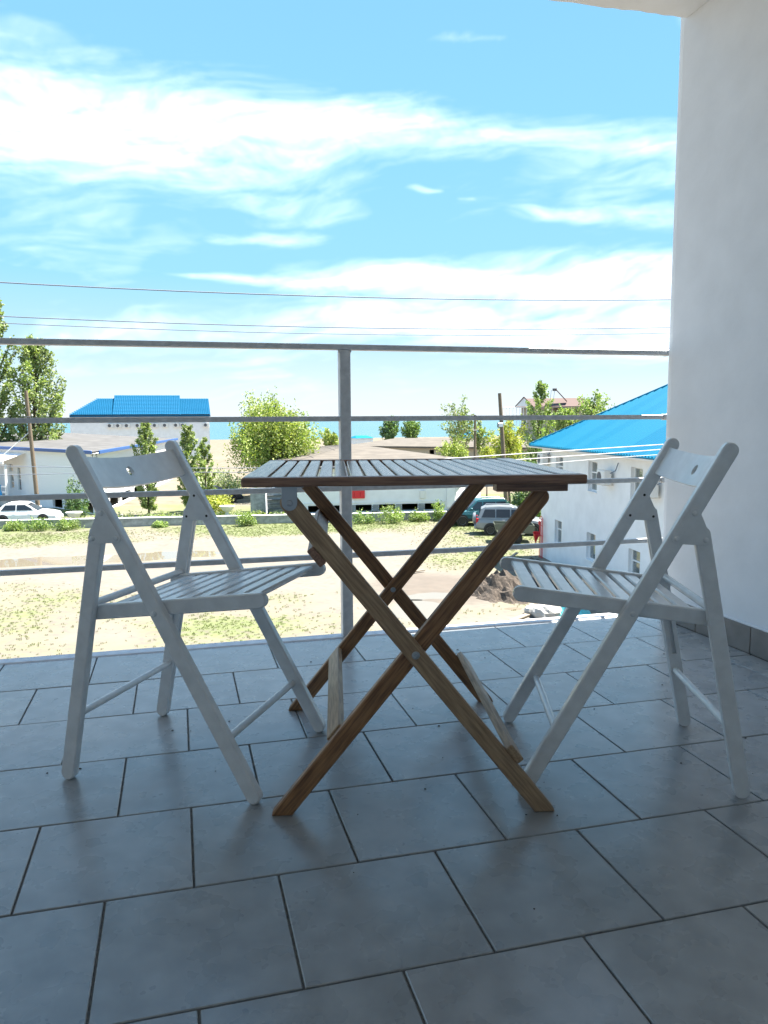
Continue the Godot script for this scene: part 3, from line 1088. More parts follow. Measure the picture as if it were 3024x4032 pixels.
func make_low_wall() -> void:
	var A := Vector3(-14.5, YARD, -55.05)
	var B := Vector3(18.6, YARD, -50.4)
	var t := thing("low_wall", "low whitewashed concrete wall along the far side of the yard", "wall", A, -atan2(B.z - A.z, B.x - A.x))
	var L := A.distance_to(B)
	var n := 9
	for k in n:
		var mb := MB.new()
		mb.span(Vector3(L * k / n + 0.006, -0.25, -0.11), Vector3(L * (k + 1) / n - 0.006, 0.52, 0.11), 0.008)
		obj("wall_section", mb, M.grey_wall, t)
		mb = MB.new()
		mb.span(Vector3(L * k / n + 0.004, 0.5202, -0.15), Vector3(L * (k + 1) / n - 0.004, 0.585, 0.15), 0.012)
		obj("cap_stone", mb, M.white_wall, t)

func heap(called: String, label: String, at: Vector3, rx: float, rz: float, h: float, mt: Material, rough := 0.25, sd := 0.0) -> void:
	var mb := MB.new()
	var N := 30
	var P := func(i: int, j: int) -> Vector3:
		var u := (i / float(N) - 0.5) * 2.0
		var w := (j / float(N) - 0.5) * 2.0
		var r := sqrt(u * u + w * w)
		var y := h * smoothstep(1.0, 0.1, r) * (1.0 + rough * n_patch.get_noise_2d(u * 60.0 + sd, w * 60.0))
		y += h * rough * 0.9 * n_grain.get_noise_2d(u * 160.0 + sd, w * 160.0) * smoothstep(1.05, 0.7, r) - 0.12 * smoothstep(0.92, 1.05, r)
		return Vector3(u * rx, y, w * rz)
	for i in N:
		for j in N:
			mb.quad(P.call(i, j), P.call(i, j + 1), P.call(i + 1, j + 1), P.call(i + 1, j))
	var o := obj(called, mb, mt)
	o.position = at
	tag(o, label, "dirt heap", "heaps of dirt in the yard")

func make_dirt() -> void:
	heap("dirt_heap", "big heap of brown earth and clods in the yard near the right chair seat", Vector3(12.1, YARD - 0.02, -28.4), 1.55, 2.3, 0.72, M.soil, 0.5)
	heap("dirt_heap", "dark bank of earth along the foot of the white house", Vector3(15.55, YARD - 0.02, -31.8), 1.05, 3.6, 0.42, M.soil, 0.5, 33.0)
	# planks
	var planks := [["weathered plank lying in the grass just outside the white ledge", 11.3, -24.35, 1.5, 0.2, 0.62, 0.0], ["short plank propped on the grass before the house corner", 15.7, -35.1, 1.3, 0.14, 0.75, 0.14], ["thin board lying on the sand behind the near table leg", 10.1, -33.0, 1.0, 0.10, 0.25, 0.05]]
	for p in planks:
		var t := thing("plank", p[0], "plank", Vector3(p[1], YARD + 0.045, p[2]), p[5], "loose planks in the yard")
		var mb := MB.new()
		mb.box(Vector3.ZERO, Vector3(p[3], 0.05, p[4]), 0.006)
		var o := obj("board", mb, M.timber, t)
		o.position.y = p[6] * 0.5 + 0.02
		o.rotation.z = p[6]
	# sheet of black foil beside the heap, folded over a box-like pile
	var mb := MB.new()
	var P := func(i: int, j: int) -> Vector3:
		var u := i / 14.0
		var w := j / 14.0
		var y := 0.62 * smoothstep(0.0, 0.22, u) * smoothstep(1.0, 0.75, u) * smoothstep(0.0, 0.25, w) * smoothstep(1.0, 0.75, w)
		return Vector3((u - 0.5) * 1.5, y + 0.05 * n_grain.get_noise_2d(u * 240.0, w * 240.0), (w - 0.5) * 3.0)
	for i in 14:
		for j in 14:
			mb.quad(P.call(i, j), P.call(i, j + 1), P.call(i + 1, j + 1), P.call(i + 1, j))
	var o := obj("foil_cover", mb, M.black_sheet)
	o.position = Vector3(13.85, YARD - 0.02, -28.3)
	o.rotation.y = 0.15
	tag(o, "crumpled black foil over a pile beside the big dirt heap", "foil")
	# bulging building sacks and a turquoise tarpaulin below the ledge
	for s in [[12.2, -24.25, 0.55, 0.34, 0.45, "pale stuffed building sack below the white ledge beside the turquoise tarpaulin", 0.3], [11.86, -24.75, 0.3, 0.24, 0.28, "smaller pale sack behind the plank, left of the big sack", 1.1]]:
		mb = MB.new()
		var Q := func(i: int, j: int) -> Vector3:
			var a := TAU * i / 18.0
			var b := PI * (j / 9.0) - PI * 0.5
			var d := Vector3(cos(a) * cos(b), sin(b), sin(a) * cos(b))
			var r := 1.0 + 0.22 * n_grain.get_noise_3d(d.x * 80.0 + s[0] * 40.0, d.y * 80.0, d.z * 80.0)
			return Vector3(d.x * s[2] * r, maxf(d.y, -0.55) * s[3] * r, d.z * s[4] * r)
		for i in 18:
			for j in 9:
				mb.quad_out(Q.call(i, j), Q.call(i + 1, j), Q.call(i + 1, j + 1), Q.call(i, j + 1), Vector3.ZERO)
		o = obj("building_sack", mb, M.sack)
		o.position = Vector3(s[0], YARD + s[3] * 0.52, s[1])
		o.rotation.y = s[6]
		tag(o, s[5], "sack")
	mb = MB.new()
	var R := func(i: int, j: int) -> Vector3:
		var u := i / 16.0
		var w := j / 16.0
		var y := 0.38 * smoothstep(0.0, 0.3, u) * smoothstep(1.0, 0.6, u) * smoothstep(0.0, 0.3, w) * smoothstep(1.0, 0.6, w)
		return Vector3((u - 0.5) * 1.3, y + 0.07 * n_grain.get_noise_2d(u * 200.0 + 8.0, w * 200.0), (w - 0.5) * 1.5)
	for i in 16:
		for j in 16:
			mb.quad(R.call(i, j), R.call(i, j + 1), R.call(i + 1, j + 1), R.call(i + 1, j))
	o = obj("tarpaulin", mb, M.tarp)
	o.position = Vector3(13.2, YARD + 0.02, -24.3)
	o.rotation.y = -0.4
	tag(o, "crumpled turquoise tarpaulin lying below the white ledge", "tarpaulin")

# ---------------------------------------------------------------- houses
func facade(mb: MB, x0: float, x1: float, y0: float, y1: float, holes: Array, thick := 0.22) -> void:
	# a wall in the plane z = 0 that faces +z, with openings [xa, xb, ya, yb] whose reveals run back to z = -thick
	var xs := [x0, x1]
	var ys := [y0, y1]
	for h in holes:
		xs.append_array([h[0], h[1]])
		ys.append_array([h[2], h[3]])
	xs.sort()
	ys.sort()
	for i in xs.size() - 1:
		for j in ys.size() - 1:
			var a: float = xs[i]
			var b: float = xs[i + 1]
			var c: float = ys[j]
			var d: float = ys[j + 1]
			if b - a < 1e-4 or d - c < 1e-4:
				continue
			var open := false
			for h in holes:
				if (a + b) * 0.5 > h[0] and (a + b) * 0.5 < h[1] and (c + d) * 0.5 > h[2] and (c + d) * 0.5 < h[3]:
					open = true
			if not open:
				mb.quad(Vector3(a, c, 0), Vector3(b, c, 0), Vector3(b, d, 0), Vector3(a, d, 0))
				mb.quad(Vector3(a, c, -thick), Vector3(a, d, -thick), Vector3(b, d, -thick), Vector3(b, c, -thick))
	for h in holes:
		var p := [Vector3(h[0], h[2], 0), Vector3(h[1], h[2], 0), Vector3(h[1], h[3], 0), Vector3(h[0], h[3], 0)]
		var back := Vector3(0, 0, -thick)
		for k in 4:
			var q: Vector3 = p[(k + 1) % 4]
			mb.quad(p[k], p[k] + back, q + back, q)

func window(parent: Node, h: Array, set_back := 0.165, split := 0.62, open_top := false) -> void:
	# a white frame with two lights, one above the other; the frame is the part, its panes are its own pieces
	var mb := MB.new()
	var f := 0.055
	var z := -set_back
	var ym := lerpf(h[2], h[3], split)
	var d := 0.03
	mb.span(Vector3(h[0], h[2], z - d), Vector3(h[0] + f, h[3], z + d), 0.006)
	mb.span(Vector3(h[1] - f, h[2], z - d), Vector3(h[1], h[3], z + d), 0.006)
	mb.span(Vector3(h[0] + f, h[2], z - d), Vector3(h[1] - f, h[2] + f, z + d), 0.006)
	mb.span(Vector3(h[0] + f, h[3] - f, z - d), Vector3(h[1] - f, h[3], z + d), 0.006)
	mb.span(Vector3(h[0] + f, ym - f * 0.5, z - d), Vector3(h[1] - f, ym + f * 0.5, z + d), 0.006)
	var w := obj("window", mb, M.frame_white, parent)
	for p in [[h[2] + f, ym - f * 0.5], [ym + f * 0.5, h[3] - f]]:
		mb = MB.new()
		mb.span(Vector3(h[0] + f, p[0], z - 0.006), Vector3(h[1] - f, p[1], z + 0.006))
		obj("pane", mb, M.pane, w)
	mb = MB.new()
	mb.span(Vector3(h[0] - 0.04, h[2] - 0.04, z + d + 0.002), Vector3(h[1] + 0.04, h[2] - 0.002, 0.05), 0.008)
	obj("sill", mb, M.frame_white, w)

func air_unit(parent: Node, at: Vector3, w := 0.80, h := 0.55) -> void:
	var mb := MB.new()
	mb.span(Vector3(-w * 0.5, 0, 0.12), Vector3(w * 0.5, h, 0.42), 0.02)
	var o := obj("air_conditioner", mb, M.unit_white, parent)
	o.position = at
	mb = MB.new()
	mb.T = Transform3D(Basis(Vector3.RIGHT, PI * 0.5), Vector3(-w * 0.14, h * 0.5, 0.4205))
	mb.lathe([Vector2(h * 0.38, 0.0), Vector2(h * 0.38, 0.012), Vector2(h * 0.30, 0.004), Vector2(0.0, 0.004)], 18)
	obj("fan_grille", mb, M.unit_grille, o)
	for s in [-0.32, 0.32]:
		mb = MB.new()
		mb.span(Vector3(s * w - 0.02, -0.04, 0.0), Vector3(s * w + 0.02, -0.002, 0.46), 0.004)
		obj("bracket", mb, M.unit_white, o)

func ribbed_face(parent: Node, eave_a: Vector3, along: Vector3, up: Vector3, length: float, top_at: Callable, mt: Material, rib := 0.2, panel := 1.0) -> void:
	# a roof face of ribbed sheets, each sheet one piece; top_at gives how far up the slope the face reaches at a distance along the eave
	var nrm := along.cross(up).normalized()
	if nrm.y < 0.0:
		nrm = -nrm
	var s := 0.0
	while s < length - 0.01:
		var e := minf(s + panel, length)
		var mb := MB.new()
		var u := s
		while u < e - 0.001:
			var cuts := [u, u + rib * 0.36, u + rib * 0.54, u + rib * 0.74, u + rib * 0.92, u + rib]
			var hs := [0.0, 0.0, 0.045, 0.045, 0.0, 0.0]
			for k in 5:
				var c0 := minf(cuts[k], length)
				var c1 := minf(cuts[k + 1], length)
				if c1 - c0 < 1e-4:
					continue
				var t0: float = top_at.call(c0)
				var t1: float = top_at.call(c1)
				var a: Vector3 = eave_a + along * c0 + nrm * hs[k]
				var b: Vector3 = eave_a + along * c1 + nrm * hs[k + 1]
				mb.quad_out(a, b, b + up * t1, a + up * t0, (a + b) * 0.5 - nrm * 10.0)
			u += rib
		if mb.v.size():
			obj("roof_sheet", mb, [mt, M.blue_roof_faded, M.blue_roof_deep][rng.randi_range(0, 2)], parent)
		s = e

func make_white_house() -> void:
	# two storeys at the right; its long wall looks to the left
	var t := thing("white_house", "white two-storey house with bright blue ribbed metal roof at the right", "house", Vector3(17.53, YARD, -35.72), -1.7235)
	var L := 19.0
	var DEP := 10.0
	var H := 5.42
	var holes := []
	for s in [2.15, 6.35, 10.62, 14.9]:
		for y in [[3.85, 5.09], [0.95, 2.1]]:
			holes.append([s, s + 1.0, y[0], y[1]])
	var mb := MB.new()
	facade(mb, 0.0, L, -0.3, H, holes)
	mb.span(Vector3(-0.0, -0.3, -DEP), Vector3(0.22, H, -0.221))
	mb.span(Vector3(L - 0.22, -0.3, -DEP), Vector3(L, H, -0.221))
	mb.span(Vector3(0.221, -0.3, -DEP), Vector3(L - 0.221, H, -DEP + 0.22))
	mb.quad(Vector3(0, -0.3, 0), Vector3(0, H, 0), Vector3(0, H, -0.221), Vector3(0, -0.3, -0.221))
	obj("wall", mb, M.white_wall, t)
	mb = MB.new()
	mb.span(Vector3(0.223, 2.62, -DEP + 0.223), Vector3(L - 0.223, 2.80, -0.223))
	obj("storey_floor", mb, M.concrete, t)
	mb = MB.new()
	mb.span(Vector3(0.223, -0.29, -4.6), Vector3(L - 0.223, 2.61, -4.45))
	mb.span(Vector3(0.223, 2.81, -4.6), Vector3(L - 0.223, H - 0.01, -4.45))
	obj("inner_wall", mb, M.beige_wall, t)
	for h in holes:
		window(t, h)
	air_unit(t, Vector3(0.95, 4.62, 0))
	air_unit(t, Vector3(8.75, 4.30, 0))
	air_unit(t, Vector3(12.75, 4.20, 0))
	# pipes of the units
	for p in [[1.2, 5.05], [9.2, 4.75], [13.2, 4.65]]:
		mb = MB.new()
		mb.tube([Vector3(p[0], p[1], 0.2), Vector3(p[0] + 0.3, p[1] + 0.12, 0.12), Vector3(p[0] + 0.38, p[1] + 0.42, 0.05)], 0.02, 6)
		obj("pipe", mb, M.cable, t)
	# eaves: a white soffit and the roof on it
	var ov := 0.5
	mb = MB.new()
	mb.span(Vector3(-ov, H + 0.001, -DEP - ov), Vector3(L + ov, H + 0.10, ov), 0.01)
	obj("soffit", mb, M.white_wall, t)
	var sl := 0.56
	var run := (DEP + 2.0 * ov) * 0.5
	var y0 := H + 0.125
	var up := Vector3(0, sl, -1).normalized()
	var full := run / (-up.z)
	var LL := L + 2.0 * ov
	mb = MB.new()
	var a := Vector3(-ov, y0, ov)
	var r0 := Vector3(-ov + run, y0 + run * sl, ov - run)
	var r1 := Vector3(L + ov - run, y0 + run * sl, ov - run)
	var b := Vector3(L + ov, y0, ov)
	var c := Vector3(L + ov, y0, -DEP - ov)
	var d := Vector3(-ov, y0, -DEP - ov)
	mb.tri(d, a, r0)
	mb.tri(b, c, r1)
	mb.quad(c, d, r0, r1)
	mb.quad(d, c, b, a)
	var roof := obj("roof", mb, M.blue_roof, t)
	var lim := func(s: float) -> float:
		return minf(full, minf(s, LL - s) / run * full)
	ribbed_face(roof, a, Vector3(1, 0, 0), up, LL, lim, M.blue_roof, 0.25, 1.0)
	# hip and ridge caps, gutter edge
	mb = MB.new()
	mb.tube([a + Vector3(0, 0.03, 0), r0 + Vector3(0, 0.04, 0), r1 + Vector3(0, 0.04, 0), b + Vector3(0, 0.03, 0)], 0.06, 8)
	obj("ridge_cap", mb, M.blue_roof, roof)
	mb = MB.new()
	mb.span(Vector3(-ov, y0 - 0.06, ov + 0.001), Vector3(L + ov, y0 + 0.0, ov + 0.05), 0.01)
	obj("gutter", mb, M.blue_roof, roof)
	# fire point at the corner: a rack of red tubes and a conical bucket
	var f := thing("fire_rack", "red tube rack with a conical red fire bucket at the white house corner", "fire rack", Vector3(17.28, YARD, -35.35), -1.7235)
	mb = MB.new()
	for x in [0.0, 0.16, 0.34, 0.5]:
		mb.tube([Vector3(x, 0, 0), Vector3(x, 1.95, 0)], 0.018, 6)
	mb.tube([Vector3(0, 1.95, 0), Vector3(0.25, 2.08, 0), Vector3(0.5, 1.95, 0)], 0.018, 6)
	for y in [0.5, 1.1, 1.6]:
		mb.tube([Vector3(0, y, 0), Vector3(0.5, y, 0)], 0.016, 6)
	obj("tube_frame", mb, M.red_paint, f)
	mb = MB.new()
	mb.T = Transform3D(Basis(Vector3.FORWARD, 0.35), Vector3(-0.22, 0.62, 0.14))
	mb.lathe([Vector2(0.0, 0.0), Vector2(0.19, 0.62), Vector2(0.175, 0.62), Vector2(0.0, 0.06)], 16)
	obj("bucket", mb, M.red_paint, f)
	mb = MB.new()
	mb.T = Transform3D(Basis(Vector3.RIGHT, PI * 0.5), Vector3(0.08, 1.72, 0.02))
	mb.lathe([Vector2(0.0, 0.06), Vector2(0.10, 0.05), Vector2(0.12, 0.0)], 16)
	obj("bell", mb, M.red_paint, f)

func wall_prism(mb: MB, pts: Array, y0: float, y1: float) -> void:   # upright walls round a plan given as (x, z)
	for i in pts.size():
		var p: Vector2 = pts[i]
		var q: Vector2 = pts[(i + 1) % pts.size()]
		mb.quad(Vector3(p.x, y0, p.y), Vector3(q.x, y0, q.y), Vector3(q.x, y1, q.y), Vector3(p.x, y1, p.y))

func make_left_house() -> void:
	# low white house with blue roof edges at the left; a corner of it points at the viewer
	var C := Vector3(-5.85, YARD, -60.72)
	var Lp := Vector3(-19.0, YARD, -82.3)
	var Rp := Vector3(-0.3, YARD, -101.0)
	var t := thing("white_bungalow", "long low white boarded house with blue roof edges at the left", "house", C)
	var H := 4.55
	var sides := [[Lp, C, "left"], [C, Rp, "right"]]
	for s in sides:
		var p: Vector3 = s[0]
		var q: Vector3 = s[1]
		var len := p.distance_to(q)
		var wall := MB.new()
		var turn := -atan2(q.z - p.z, q.x - p.x)
		var off := p - C
		var holes := []
		if s[2] == "left":
			for h in [[4.5, 5.6, 1.6, 3.1], [9.0, 9.9, 2.55, 3.25], [9.05, 9.95, 1.1, 2.3], [10.8, 11.5, 1.0, 3.0], [17.6, 19.4, 0.05, 0.85], [19.8, 22.6, 0.05, 0.85], [23.0, 24.6, 0.05, 0.85]]:
				holes.append(h)
		else:
			for h in [[2.0, 3.6, 0.05, 0.85], [4.2, 8.0, 0.05, 0.85], [8.6, 12.5, 0.05, 0.85], [14.0, 19.0, 0.05, 0.85]]:
				holes.append(h)
		facade(wall, 0.0, len, -0.3, H, holes, 0.2)
		var wn := obj("wall", wall, M.white_wall, t)
		wn.position = off
		wn.rotation.y = turn
		for h in holes:
			if h[2] > 0.9:
				window(wn, h, 0.1, 0.5)
		# boards
		var y := 0.98
		while y < H - 0.02:
			var x0 := 13.2 if s[2] == "left" else 0.0
			var mb := MB.new()
			mb.extrude(PackedVector2Array([Vector2(0.003, y), Vector2(0.034, y + 0.006), Vector2(0.016, minf(y + 0.232, H - 0.005)), Vector2(0.003, minf(y + 0.232, H - 0.005))]), 0.0, len - x0)
			var o := obj("siding_board", mb, M.siding, wn)
			o.transform = Transform3D(Basis(Vector3(0, 0, 1), Vector3(0, 1, 0), Vector3(-1, 0, 0)), Vector3(len, 0, 0))
			y += 0.235
		# corner board
		var cb := MB.new()
		cb.span(Vector3(len - 0.16 if s[2] == "left" else 0.0, 0.9, 0.036), Vector3(len + 0.04 if s[2] == "left" else 0.16, H - 0.02, 0.07), 0.005)
		obj("corner_board", cb, M.frame_white, wn)
		# roof edge
		var ed := MB.new()
		ed.span(Vector3(-0.2, H - 0.06, 0.32), Vector3(len + (0.25 if s[2] == "left" else 0.0), H + 0.20, 0.42), 0.02)
		obj("blue_edge", ed, M.blue_trim, wn)
		var sf := MB.new()
		sf.span(Vector3(-0.2, H - 0.03, 0.0), Vector3(len + (0.2 if s[2] == "left" else 0.0), H + 0.0, 0.319))
		obj("soffit", sf, M.white_wall, wn)
		if s[2] == "left":
			# the porch with its posts, rail and awning
			var pr := MB.new()
			for x in [4.0, 8.2, 12.6]:
				pr = MB.new()
				pr.span(Vector3(x - 0.09, -0.3, 1.55), Vector3(x + 0.09, 3.37, 1.73), 0.01)
				obj("porch_post", pr, M.frame_white, wn)
			pr = MB.new()
			pr.quad_out(Vector3(2.0, 4.25, 0.1), Vector3(12.9, 4.25, 0.1), Vector3(12.9, 3.62, 1.95), Vector3(2.0, 3.62, 1.95), Vector3(7, 0, 0))
			pr.span(Vector3(2.0, 3.38, 1.86), Vector3(12.9, 3.62, 1.95), 0.01)
			obj("awning", pr, M.frame_white, wn)
			for y2 in [0.95, 1.42]:
				pr = MB.new()
				pr.span(Vector3(3.0, y2, 1.6), Vector3(12.5, y2 + 0.13, 1.67), 0.01)
				obj("porch_rail", pr, M.frame_white, wn)
			pr = MB.new()
			pr.span(Vector3(2.0, -0.3, 0.04), Vector3(12.9, 0.5, 1.85), 0.02)
			obj("porch_floor", pr, M.concrete, wn)
			pr = MB.new()
			pr.T = Transform3D(Basis(Vector3.BACK, -0.62), Vector3(5.0, 1.2, 1.75))
			pr.span(Vector3(-1.8, -0.1, -0.05), Vector3(1.8, 0.12, 0.05), 0.01)
			obj("stair_rail", pr, M.frame_white, wn)
	# the wide low roof
	var mb := MB.new()
	var c := Vector3(-0.1, H + 0.10, 0.4)
	var l := Lp - C + Vector3(-0.1, H + 0.10, 0.1)
	var r := Rp - C + Vector3(0.4, H + 0.10, -0.3)
	var back := Vector3(-13.5, H + 0.95, -62.0)
	var lback := Vector3(-24.0, H + 0.45, -48.0)
	mb.tri(l, c, back)
	mb.tri(c, r, back)
	mb.tri(lback, l, back)
	obj("roof", mb, M.felt_roof, t)
	# the other walls and the raised floor, so that rooms and crawl space are closed
	var plan := [Vector3.ZERO, Rp - C, back, lback, Lp - C]
	mb = MB.new()
	for k in range(1, 4):
		var p0: Vector3 = plan[k]
		var p1: Vector3 = plan[k + 1]
		mb.quad(Vector3(p0.x, -0.3, p0.z), Vector3(p1.x, -0.3, p1.z), Vector3(p1.x, maxf(p1.y, H + 0.1), p1.z), Vector3(p0.x, maxf(p0.y, H + 0.1), p0.z))
	obj("rear_wall", mb, M.white_wall, t)
	mb = MB.new()
	for k in range(1, 4):
		mb.tri(Vector3(0, 0.93, -0.3), Vector3(plan[k].x, 0.93, plan[k].z), Vector3(plan[k + 1].x, 0.93, plan[k + 1].z))
	obj("floor_deck", mb, M.timber, t)
	# shirts hung over the porch rail
	var base := Lp + (C - Lp).normalized() * 0.0
	var dir := (C - Lp).normalized()
	var out := Vector3(-dir.z, 0, dir.x)
	if out.z < 0.0:
		out = -out
	for k in [[11.1, "cloth_blue", "blue shirt hung over the white porch rail at the left", 0.55], [6.6, "cloth_red", "red cloth hung over the white porch rail at the far left", 0.45], [7.3, "cloth_dark", "dark cloth hung over the white porch rail beside the post", 0.42], [9.7, "cloth_pale", "pale cloth hung over the white porch rail left of the blue shirt", 0.42]]:
		var sh := MB.new()
		var w: float = k[3]
		for i in 8:
			for j in 5:
				var f := func(a: int, b: int) -> Vector3:
					return Vector3((a / 8.0 - 0.5) * w * 2.0 * (1.0 if b > 2 else 0.7), -b * 0.19 + 0.02 * sin(a * 1.9), 0.045 + 0.02 * sin(a * 2.3 + b))
				sh.quad(f.call(i, j + 1), f.call(i + 1, j + 1), f.call(i + 1, j), f.call(i, j))
		sh.span(Vector3(-w * 0.7, 0.0, -0.05), Vector3(w * 0.7, 0.03, 0.05), 0.01)
		var o := obj("hung_cloth", sh, M[k[1]])
		var p: Vector3 = base + dir * k[0] + out * 1.64
		o.position = Vector3(p.x, YARD + 1.555, p.z)
		o.rotation.y = -atan2(dir.z, dir.x)
		tag(o, k[2], "clothing", "clothes on the porch rail")

func make_hotel() -> void:
	var z := -149.0
	var t := thing("blue_roof_hotel", "long pale hotel with a stepped bright blue tile roof behind the left chair", "hotel", Vector3(-18.2, YARD, z), 0.0)
	var L := 24.1
	var DEP := 13.0
	var H := 8.0
	var mb := MB.new()
	facade(mb, 0, L, -0.3, H, [], 0.3)
	mb.quad(Vector3(L, -0.3, 0), Vector3(L, -0.3, -DEP), Vector3(L, H, -DEP), Vector3(L, H, 0))
	mb.tri(Vector3(L, H, 0), Vector3(L, H, -DEP), Vector3(L, H + 3.0, -DEP * 0.5))
	mb.quad(Vector3(0, -0.3, -DEP), Vector3(0, -0.3, 0), Vector3(0, H, 0), Vector3(0, H, -DEP))
	mb.quad(Vector3(L, -0.3, -DEP), Vector3(0, -0.3, -DEP), Vector3(0, H, -DEP), Vector3(L, H, -DEP))
	obj("wall", mb, M.white_wall, t)
	for x in [7.9, 9.4, 11.0, 13.0, 14.7, 16.2, 18.1, 20.2, 21.5, 25.9]:
		air_unit(t, Vector3(x * 0.93 - 0.6, 5.72, 0), 1.0, 0.75)
	# three roof sections of wavy blue tiles: each course is a piece
	for s in [[0.0, 7.2, 0.0, 3.05, true], [7.2, 19.0, 0.3, 3.65, false], [19.0, 24.3, 0.0, 3.05, false]]:
		var front: float = 0.6 + s[2]
		var y0 := H - 0.02
		var rise: float = s[3]
		var run: float = DEP * 0.5 + front
		var rf := MB.new()
		rf.quad(Vector3(s[0], y0, front), Vector3(s[1], y0, front), Vector3(s[1], y0 + rise, front - run), Vector3(s[0] + (run if s[4] else 0.0) * 0.6, y0 + rise, front - run))
		rf.quad(Vector3(s[1], y0, -DEP - front), Vector3(s[0], y0, -DEP - front), Vector3(s[0] + (run if s[4] else 0.0) * 0.6, y0 + rise, front - run), Vector3(s[1], y0 + rise, front - run))
		if s[4]:
			rf.tri(Vector3(s[0], y0, -DEP - front), Vector3(s[0], y0, front), Vector3(s[0] + run * 0.6, y0 + rise, front - run))
		rf.quad(Vector3(s[0], y0 - 0.35, front - 0.05), Vector3(s[1], y0 - 0.35, front - 0.05), Vector3(s[1], y0 - 0.02, front - 0.05), Vector3(s[0], y0 - 0.02, front - 0.05))
		var roof := obj("roof", rf, M.hotel_roof, t)
		var n := 14
		for c in n:
			var row := MB.new()
			var f0 := c / float(n)
			var f1 := (c + 1) / float(n)
			var xs: float = s[0] + (run * 0.6 * f0 if s[4] else 0.0)
			var x: float = xs
			while x < s[1] - 0.02:
				for k in 4:
					var a := x + 0.32 * k / 4.0
					var b := x + 0.32 * (k + 1) / 4.0
					if b > s[1]:
						break
					var ha := 0.05 + 0.05 * sin(PI * k / 4.0)
					var hb := 0.05 + 0.05 * sin(PI * (k + 1) / 4.0)
					var ya := y0 + rise * f0
					var yb := y0 + rise * f1
					row.quad(Vector3(a, ya + ha + 0.05, front - run * f0), Vector3(b, ya + hb + 0.05, front - run * f0), Vector3(b, yb + hb, front - run * f1), Vector3(a, yb + ha, front - run * f1))
				x += 0.32
			if row.v.size():
				obj("tile_course", row, M.hotel_roof, roof)

